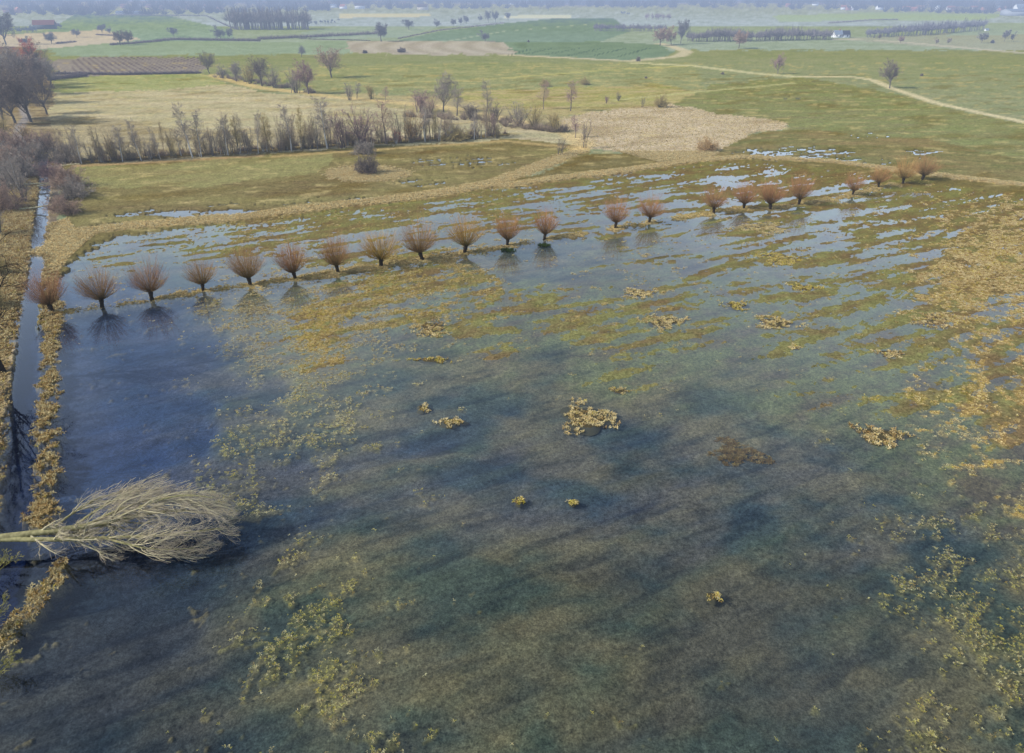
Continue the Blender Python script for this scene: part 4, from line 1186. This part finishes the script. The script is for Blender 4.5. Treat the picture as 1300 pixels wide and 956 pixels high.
def build_far():
    # tall wood left of the middle
    def wood(name, pts, n, hpx, label, color, w=.16, per=46, cat='wood', depth=2.0, aspect=1.0, lowband=False):
        us = [p[0] for p in pts]; vb = [p[1] for p in pts]
        xs, ys, hs, zs = [], [], [], []
        for i in range(n):
            u = rs.uniform(us[0], us[-1]); v = np.interp(u, us, vb) - rs.rand() * depth
            x, y = g(u, v); hp = hpx if not callable(hpx) else hpx(u)
            xs.append(x); ys.append(y); hs.append(hp * depth_at(v) / F * rs.uniform(.75, 1.08)); zs.append(0 if y < 1500 else None)
        xs = np.array(xs); ys = np.array(ys)
        zz = survey(xs, ys)[0]
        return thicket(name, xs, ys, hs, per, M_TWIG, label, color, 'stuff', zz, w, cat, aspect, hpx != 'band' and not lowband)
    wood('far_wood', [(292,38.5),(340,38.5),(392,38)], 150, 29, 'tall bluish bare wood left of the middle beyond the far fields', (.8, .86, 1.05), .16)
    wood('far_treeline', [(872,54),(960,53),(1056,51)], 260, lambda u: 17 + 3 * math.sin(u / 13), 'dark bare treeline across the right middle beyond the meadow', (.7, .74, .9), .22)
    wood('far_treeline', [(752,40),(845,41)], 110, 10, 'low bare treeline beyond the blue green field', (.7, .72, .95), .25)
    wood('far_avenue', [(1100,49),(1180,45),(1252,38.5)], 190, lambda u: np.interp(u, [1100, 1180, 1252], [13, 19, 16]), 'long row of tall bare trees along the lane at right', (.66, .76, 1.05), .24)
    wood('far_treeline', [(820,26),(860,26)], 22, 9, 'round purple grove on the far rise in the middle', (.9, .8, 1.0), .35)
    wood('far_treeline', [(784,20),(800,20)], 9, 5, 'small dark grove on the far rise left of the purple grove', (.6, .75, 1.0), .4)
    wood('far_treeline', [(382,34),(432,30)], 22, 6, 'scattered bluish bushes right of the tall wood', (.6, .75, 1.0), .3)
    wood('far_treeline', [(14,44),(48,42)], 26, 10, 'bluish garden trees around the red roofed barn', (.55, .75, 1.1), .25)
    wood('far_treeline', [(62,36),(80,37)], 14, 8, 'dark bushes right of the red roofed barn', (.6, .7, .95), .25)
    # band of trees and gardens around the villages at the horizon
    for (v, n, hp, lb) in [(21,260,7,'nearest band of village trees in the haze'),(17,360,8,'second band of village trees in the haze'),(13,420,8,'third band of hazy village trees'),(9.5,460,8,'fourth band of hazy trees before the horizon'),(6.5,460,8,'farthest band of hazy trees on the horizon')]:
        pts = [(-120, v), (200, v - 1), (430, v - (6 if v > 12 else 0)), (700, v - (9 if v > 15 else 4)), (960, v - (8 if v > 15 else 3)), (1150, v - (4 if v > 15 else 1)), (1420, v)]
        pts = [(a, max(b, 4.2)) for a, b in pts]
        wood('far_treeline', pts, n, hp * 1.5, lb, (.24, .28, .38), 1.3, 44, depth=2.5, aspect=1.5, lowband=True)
    # hedges
    HD = [([(200,53),(222,51.5),(300,52.5),(330,53)],5,'low dark hedge right of the dark pair of trees'),
          ([(140,58),(170,56),(205,53)],4,'dark hedge under the dark pair of trees'),
          ([(262,21),(285,32),(300,38)],3,'thin hedge curving down to the tall wood'),
          ([(328,51),(400,48),(478,44)],6,'long purple hedge left of the blue green field'),
          ([(505,50),(560,39),(640,30)],2.5,'hedge along the lane beside the blue green field'),
          ([(120,20),(170,20),(262,21)],3,'dark hedge in front of the long pale barn'),
          ([(122,45),(150,46)],2.5,'short hedge under the pair beyond the tan field'),
          ([(72,56),(97,54)],3,'short thick hedge in the middle of the tan field'),
          ([(1052,30),(1110,26),(1140,26)],2.5,'dark hedge line above the white farm cottages'),
          ([(68,95),(160,96),(255,94)],5,'brown scrub hedge along the near side of the ploughed strip'),
          ([(62,103),(110,98)],7,'dark scrub hedge at the foot of the left clump'),
          ([(380,50),(470,52)],1.5,'low hedge at the near side of the long purple hedge')]
    for pts, hp, lb in HD:
        us = [p[0] for p in pts]; L = max(1.0, us[-1] - us[0])
        n = int(np.clip(L * 1.3, 14, 130)); xs, ys, hs = [], [], []
        for i in range(n):
            u = us[0] + L * (i + rs.rand()) / n; v = np.interp(u, us, [p[1] for p in pts])
            x, y = g(u, v); xs.append(x); ys.append(y); hs.append(hp * depth_at(v) / F * rs.uniform(.7, 1.2))
        zz = survey(np.array(xs), np.array(ys))[0]
        thicket('hedge', xs, ys, hs, 34, M_TWIG, lb, (.72, .68, .8), None, zz, .16, 'hedge', 1.3, group='hedges between the far fields')

# ------------------------------------------------------------------ buildings
def box(x0, x1, y0, y1, z0, z1):
    V = np.array([[x, y, z] for z in (z0, z1) for (x, y) in ((x0, y0), (x1, y0), (x1, y1), (x0, y1))], float)
    Q = np.array([[0, 3, 2, 1], [4, 5, 6, 7], [0, 1, 5, 4], [1, 2, 6, 5], [2, 3, 7, 6], [3, 0, 4, 7]])
    return V, Q

WALLM = {}
def wm(name, c):
    if name not in WALLM: WALLM[name] = mat_plain(name, c)
    return WALLM[name]

def house(u, v, L, D, hw, hr, wall, roof, label, cat='house', name='house', rz=0.0, windows=0, chimney=False, group=None, door=False):
    x, y = g(u, v)
    root = empty(name, (x, y, ground_z(x, y) - .1), rz)
    # walls with gables
    V, Q = box(-L / 2, L / 2, -D / 2, D / 2, -1, hw)
    GV = np.array([[-L / 2, -D / 2, hw], [-L / 2, D / 2, hw], [-L / 2, 0, hw + hr], [L / 2, -D / 2, hw], [L / 2, D / 2, hw], [L / 2, 0, hw + hr]])
    link('wall', mesh('wall', np.concatenate([V, GV]), [Q, np.array([[8, 10, 9], [11, 12, 13]])]), wall, root)
    e, o, t = .5, .45, .25
    rv = []; k = hr / (D / 2)
    for sgn in (-1, 1):
        rv += [[-L / 2 - e, sgn * (D / 2 + o), hw - o * k + .03], [L / 2 + e, sgn * (D / 2 + o), hw - o * k + .03], [L / 2 + e, 0, hw + hr + .03], [-L / 2 - e, 0, hw + hr + .03]]
    rv = np.array(rv); top = rv + [0, 0, t]
    RV = np.concatenate([rv, top]); RQ = []
    for b in (0, 4):
        RQ += [[b, b + 1, b + 2, b + 3], [8 + b, 8 + b + 1, 8 + b + 2, 8 + b + 3], [b, b + 1, 8 + b + 1, 8 + b], [b + 1, b + 2, 8 + b + 2, 8 + b + 1], [b, b + 3, 8 + b + 3, 8 + b]]
    r = link('roof', mesh('roof', RV, [np.array(RQ)]), roof, root)
    if chimney:
        V, Q = box(L * .2, L * .2 + .8, -.4, .4, hw + hr * .6, hw + hr + 1.2)
        link('chimney', mesh('chimney', V, [Q]), wm('chimney_brick', (.28, .12, .08)), r)
    for i in range(windows):
        wx = -L / 2 + L * (i + .5) / windows
        V, Q = box(wx - .55, wx + .55, -D / 2 - .06, -D / 2 + .03, hw * .35, hw * .35 + 1.3)
        link('window', mesh('window', V, [Q]), wm('window_glass', (.04, .05, .06)), root)
    if door:
        V, Q = box(-.9, .9, -D / 2 - .05, -D / 2 + .03, -1, 2.1)
        link('door', mesh('door', V, [Q]), wm('door_paint', (.08, .05, .04)), root)
    tag(root, label, cat, group)

def build_houses():
    white = wm('white_render', (.72, .72, .7)); cream = wm('cream_render', (.6, .52, .38)); brick = wm('brick', (.32, .14, .10)); grey = wm('grey_cladding', (.3, .32, .35))
    rred = wm('red_tiles', (.55, .2, .14)); rdark = wm('dark_slates', (.10, .10, .12)); rbrown = wm('brown_tiles', (.22, .13, .10)); dgreen = wm('dark_boards', (.05, .06, .07)); rpale = wm('pale_sheet_roof', (.62, .64, .66))
    house(58, 37, 22, 13, 5.0, 4.5, dgreen, rred, 'dark timber barn with a bright red roof at far left', 'barn', 'barn', .35, door=True)
    house(165, 18.5, 52, 16, 4.0, 2.5, grey, rpale, 'very long low barn with pale roof beyond the far green field', 'barn', 'barn', .02)
    house(457, 13, 26, 14, 8, 6, white, rbrown, 'bright white farmhouse standing above the pale strip of field', 'house', 'farmhouse', .1, 5, True)
    house(537, 14, 26, 14, 7, 7, cream, rbrown, 'cream coloured farm building right of the white farmhouse', 'house', 'farmhouse', -.15, 4)
    house(1062, 48, 7.5, 7, 3.2, 3.0, white, rpale, 'left one of two small white cottages beside the treeline', 'house', 'cottage', .1, 2, True)
    house(1071, 48, 8, 7, 3.0, 3.0, white, rdark, 'right one of two small white cottages beside the treeline', 'house', 'cottage', -.1, 2)
    house(1252, 39.5, 3.4, 2.6, 1.6, .8, white, rpale, 'tiny white hut at the end of the tall tree row', 'hut', 'hut', .1)
    house(1294, 20, 60, 30, 9, 3, grey, rpale, 'large pale hall at the right edge below the village', 'hall', 'hall', .0)
    house(1296, 15.5, 34, 20, 8, 9, white, rpale, 'bright white building at the right edge behind the large hall', 'building', 'building', .0)
    pal = [(white, rred, 'white house with red roof'), (white, rdark, 'white house with dark roof'), (brick, rred, 'brick house with red roof'), (cream, rbrown, 'cream house with brown roof'), (brick, rbrown, 'brick house with brown roof'), (white, rpale, 'white house with pale roof')]
    rs.seed(77)
    spots = [(10,17),(18,11),(24,17),(40,12),(90,14),(102,12),(112,15),(136,14),(158,12.5),(176,13),(190,12),(206,14),(224,14.5),(240,14),(262,12),(280,14),(402,13),(412,12),(424,11.5),(436,13),
             (1000,12),(1034,11),(1040,10),(1070,14),(1078,14.5),(1084,14.5),(1116,14),(1150,14),(1158,15),(1167,14.5),(1190,14),(1206,14),(1212,15),(1236,14),(1248,15),(1256,14),(1264,14),(1270,15),(1278,13),(985,8),(930,8),(860,7),(740,7),(650,7)]
    for i, (u, v) in enumerate(spots):
        w, r, lb = pal[int(rs.randint(len(pal)))]
        side = 'left' if u < 380 else ('middle left' if u < 500 else ('middle' if u < 960 else 'right'))
        house(u, v, rs.uniform(13, 20), rs.uniform(9, 12), rs.uniform(4.5, 6.5), rs.uniform(4, 6), w, r, 'small %s among hazy trees of the far %s village' % (lb, side), 'house', 'village_house', rs.uniform(-.9, .9),
              group='small %ss of the far %s village' % (lb, side))

# ------------------------------------------------------------------ fallen tree and its neighbours
def build_fallen():
    rs.seed(2024)
    o0 = np.array([*g(-70, 706), 0.0]); tip = np.array([*g(309, 680), 0.0])
    ax = tip - o0; L = np.linalg.norm(ax); ax /= L
    lat = np.array([-ax[1], ax[0], 0])
    def pt(s, l, z): return o0 + ax * (s * L) + lat * l + np.array([0, 0, z])
    def spl(pts, k):
        pts = np.array(pts); t = np.linspace(0, len(pts) - 1, k); i = np.minimum(t.astype(int), len(pts) - 2)
        f = (t - i)[:, None]; p0 = pts[np.maximum(i - 1, 0)]; p1 = pts[i]; p2 = pts[i + 1]; p3 = pts[np.minimum(i + 2, len(pts) - 1)]
        return .5 * (2 * p1 + (p2 - p0) * f + (2 * p0 - 5 * p1 + 4 * p2 - p3) * f ** 2 + (3 * p1 - p0 - 3 * p2 + p3) * f ** 3)
    K = 14
    leaders = [spl([pt(0, 0, 1.0), pt(.25, .1, 1.35), pt(.5, .2, 1.7), pt(.62, .45, 2.0), pt(.78, .5, 2.3), pt(.93, .2, 1.9)], K)]
    rl = [np.linspace(.30, .03, K)]
    for pts, r in [([pt(.2, .0, 1.2), pt(.4, -.45, 1.2), pt(.6, -.55, 1.1), pt(.78, -.5, 1.0), pt(.94, .1, .8)], .2),
                   ([pt(.48, .2, 1.7), pt(.58, .9, 2.3), pt(.7, 1.5, 2.7), pt(.84, 1.6, 2.6)], .13),
                   ([pt(.44, .2, 1.65), pt(.52, 1.3, 2.4), pt(.6, 2.4, 2.6), pt(.70, 3.0, 2.4)], .11),
                   ([pt(.55, -.5, 1.1), pt(.64, -1.2, 1.0), pt(.74, -1.7, .8), pt(.86, -1.6, .6)], .11),
                   ([pt(.36, .15, 1.5), pt(.43, 1.2, 2.2), pt(.49, 2.3, 2.4), pt(.55, 3.3, 2.1)], .09),
                   ([pt(.58, .4, 2.0), pt(.7, .6, 3.0), pt(.82, .5, 3.6), pt(.92, .4, 3.3)], .11)]:
        leaders.append(spl(pts, K)); rl.append(np.linspace(r, .025, K))
    P = np.stack(leaders); R = np.stack(rl)
    up = norm(ax + np.array([0, 0, .12]))
    trunkG = Geo(); V, Q = tubes(P[:1], R[:1], 12); trunkG.add(V + .012 * rs.randn(*V.shape), Q, 0)
    root = empty('fallen_tree', (o0[0], o0[1], 0))
    # geometry is built in place, so shift it to the root
    def done(G, name, mat, parent, color=None):
        me = G.mesh(name, name != 'crown')
        co = np.empty(len(me.vertices) * 3, np.float32); me.vertices.foreach_get('co', co); co = co.reshape(-1, 3)
        co[:, 2] = np.where(co[:, 2] < .03, .03 + .02 * np.abs(co[:, 2]), co[:, 2]); co -= np.array([o0[0], o0[1], 0], np.float32)
        me.vertices.foreach_set('co', co.ravel()); me.update()
        return link(name, me, mat, parent)
    done(trunkG, 'trunk', M_FTRUNK, root)
    for i in range(1, len(leaders)):
        G = Geo(); V, Q = tubes(P[i:i + 1], R[i:i + 1], 9); G.add(V, Q, .5); done(G, 'limb', M_FTRUNK, root)
    # branches sweep towards the tip
    s_lo = .22
    B1, BR1 = grow(P, R, 18, s_lo, .98, (22, 58), .30, .16, .07, .5, 7, up=up, Lref=13)
    B1b, BR1b = grow(P[:2], R[:2], 10, .22, .5, (35, 75), .20, .12, .09, .4, 7, up=up, Lref=13)
    B1 = np.concatenate([B1, B1b]); BR1 = np.concatenate([BR1, BR1b])
    # keep the crown's almond outline
    def squeeze(B):
        q = B - o0; s = (q @ ax) / L; l = q @ lat; z = B[..., 2]
        lim = np.interp(s, [0, .25, .4, .55, .72, .88, 1.0, 1.08], [1.6, 3.4, 4.6, 5.4, 5.0, 3.6, 1.6, .4])
        l2 = lim * np.tanh(l / lim); zz = np.where(z > 1.2, 1.2 + lim * .75 * np.tanh((z - 1.2) / (lim * .75)), z)
        over = np.maximum(s - 1.0, 0)
        B = B + lat * (l2 - l)[..., None]; B[..., 2] = np.maximum(zz, .05); B = B - ax * (over * L * .85)[..., None]
        return B
    B1 = squeeze(B1)
    B2, BR2 = grow(B1, BR1, 8, .15, 1, (20, 56), .55, .11, .11, .6, 6, up=up)
    B2 = squeeze(B2)
    B3, BR3 = grow(B2, BR2, 7, .12, 1, (20, 58), .62, .08, .14, .6, 5, up=up)
    B3 = squeeze(B3)
    G = Geo()
    V, Q = tubes(B1, np.maximum(BR1, .014), 5); G.add(V, Q, .1)
    V, Q = tubes(B2, np.clip(BR2, .007, .022), 4); G.add(V, Q, .4)
    V, Q = tubes(B3, np.clip(BR3, .0048, .009), 3); G.add(V, Q, np.tile(np.repeat(np.linspace(.6, 1, 5), 3), len(B3)))
    print('FALLEN', len(B1), len(B2), len(B3))
    done(G, 'crown', M_FTWIG, root)
    tag(root, 'fallen bare tree lying in the flood water with pale branches spread towards the right', 'fallen tree')

    # tall dark tree at the left edge whose reflection fills the ditch
    rs.seed(31)
    x, y = g(6, 474)
    P = path(np.zeros((1, 3)), np.array([[-.16, .0, 1.]]), np.array([17.0]), 12, .0, .02); P[0, 0, 2] = -.5
    R = np.linspace(.30, .06, 12)[None]
    L1, R1 = grow(P, R, 30, .22, .98, (35, 70), .46, .06, .09, .55, 7, Lref=15)
    L2, R2 = grow(L1, R1, 7, .2, 1, (25, 55), .5, .03, .1, .55, 5)
    L3, R3 = grow(L2, R2, 5, .15, 1, (20, 55), .55, 0, .12, .6, 4)
    tr, cr = finish_tree([(P, R)], [(L1, R1), (L2, np.maximum(R2, .028))], [(L3, R3)], .05, 12)
    root = empty('bare_tree', (x, y, .15)); a = link('trunk', tr, M_DARK, root); b = link('crown', cr, M_DARK, root)
    tag(root, 'tall dark tree at the left edge whose branches are mirrored in the ditch', 'tree')
    # green shoots of shrubs at the lower left corner
    for (u, v, hh, w, lb) in [(-14,735,2.6,1.0,'yellow green shoots bush beside the fallen trunk at the left edge'),(-16,800,2.8,1.0,'yellow green bare bush below the fallen trunk at the left edge'),(-8,855,2.6,1.1,'bare greenish bush in the lower left corner'),(-6,665,2.0,.9,'pale bare bush above the fallen trunk at the left edge')]:
        rs.seed(int(v))
        t, c = multistem(int(v) + 5, hh, 7, 1.1, .022)
        x, y = g(u, v); r = empty('bare_bush', (x, y, 0), 1.0, (w, w, .8))
        link('trunk', t, M_GREENTW, r); link('crown', c, M_GREENTW, r)
        tag(r, lb, 'bush')
    # pale logs over the ditch
    for (u, v, L, rz, z, lb) in [(54,268,7.5,.12,.45,'lower pale fallen log lying across the ditch'),(62,236,8.5,.35,.7,'upper pale fallen log slanting across the ditch'),(78,238,8,.62,.9,'pale fallen log slanting up into the grey bushes'),(72,216,11,.05,.5,'farthest fallen log across the ditch by the hedgerow')]:
        rs.seed(int(u * v))
        P = path(np.array([[-L / 2, 0, 0.]]), np.array([[1., 0, .02]]), np.array([L]), 8, 0, .04)
        R = np.linspace(.17, .07, 8)[None]
        B, BR = grow(P, R, 7, .4, 1, (25, 60), .22, .05, .1, .5, 5)
        x, y = g(u, v); root = empty('fallen_log', (x, y, z), rz)
        G = Geo(); V, Q = tubes(P, R, 8); G.add(V, Q, 0); link('trunk', G.mesh('log_trunk', True), M_FTWIG, root)
        G = Geo(); V, Q = tubes(B, BR, 4); G.add(V, Q, .5); link('branches', G.mesh('log_branches', True), M_FTWIG, root)
        tag(root, lb, 'log')

# ------------------------------------------------------------------ light, sky, camera
def build_light():
    w = bpy.data.worlds.new('World'); sc.world = w; w.use_nodes = True
    nt = w.node_tree; nt.nodes.clear()
    sky = nt.nodes.new('ShaderNodeTexSky'); sky.sky_type = 'NISHITA'; sky.sun_disc = False
    EL, AZ = math.radians(36), math.radians(-100)         # from the left, slightly behind the drone
    sky.sun_elevation = EL; sky.sun_rotation = AZ
    sky.air_density = 1.0; sky.dust_density = 1.2; sky.ozone_density = 2.5
    bg = nt.nodes.new('ShaderNodeBackground'); bg.inputs['Strength'].default_value = .15
    out = nt.nodes.new('ShaderNodeOutputWorld')
    # thin veil of high cloud
    tc = nt.nodes.new('ShaderNodeTexCoord'); nz = nt.nodes.new('ShaderNodeTexNoise'); nz.inputs['Scale'].default_value = 2.2; nz.inputs['Detail'].default_value = 6
    nt.links.new(tc.outputs['Generated'], nz.inputs['Vector'])
    k = ramp(nt, nz.outputs['Fac'], .42, .72, .0, .4)
    sx = nt.nodes.new('ShaderNodeSeparateXYZ'); nt.links.new(tc.outputs['Generated'], sx.inputs[0])
    low = mth(nt, 'POWER', mth(nt, 'SUBTRACT', 1.0, mth(nt, 'ABSOLUTE', sx.outputs['Z']), True), 4.5)      # hazy brightness above the horizon
    k = mth(nt, 'ADD', mth(nt, 'MULTIPLY', k, .7), mth(nt, 'MULTIPLY', low, .8), True)
    nt.links.new(mixc(nt, k, sky.outputs[0], (11.0, 12.6, 15.0)), bg.inputs[0]); nt.links.new(bg.outputs[0], out.inputs[0])
    sun = bpy.data.lights.new('sun', 'SUN'); sun.energy = 5.0; sun.angle = math.radians(.6); sun.color = (1, .965, .90)
    so = bpy.data.objects.new('sun', sun); COL.objects.link(so)
    from mathutils import Vector
    d = Vector((math.sin(AZ) * math.cos(EL), math.cos(AZ) * math.cos(EL), math.sin(EL)))
    so.rotation_euler = d.to_track_quat('Z', 'Y').to_euler(); so.location = (-60, 0, 80)
    cam = bpy.data.cameras.new('camera'); co = bpy.data.objects.new('camera', cam); COL.objects.link(co)
    cam.sensor_width = 36; cam.lens = 36 * F / 1300; cam.shift_y = -45.0 / 1300
    cam.clip_start = .5; cam.clip_end = 60000
    co.location = (0, 0, H); co.rotation_euler = (math.pi / 2 - PITCH, 0, 0)
    sc.camera = co
    sc.view_settings.view_transform = 'Standard'; sc.view_settings.look = 'None'; sc.view_settings.exposure = 0
    sc.render.film_transparent = False
    sc.cycles.use_light_tree = False; sc.cycles.max_bounces = 5; sc.cycles.transparent_max_bounces = 8; sc.cycles.diffuse_bounces = 1; sc.cycles.glossy_bounces = 2
    sc.cycles.caustics_reflective = False; sc.cycles.caustics_refractive = False
    sc.cycles.use_denoising = True; sc.cycles.denoiser = 'OPENIMAGEDENOISE'; sc.cycles.denoising_input_passes = 'RGB_ALBEDO_NORMAL'
    sc.cycles.sample_clamp_indirect = 4

build_ground()
build_water()
rs.seed(11); build_tufts()
rs.seed(12); build_islands()
build_willows()
rs.seed(13); build_trees()
rs.seed(14); build_far()
build_houses()
build_fallen()
build_light()
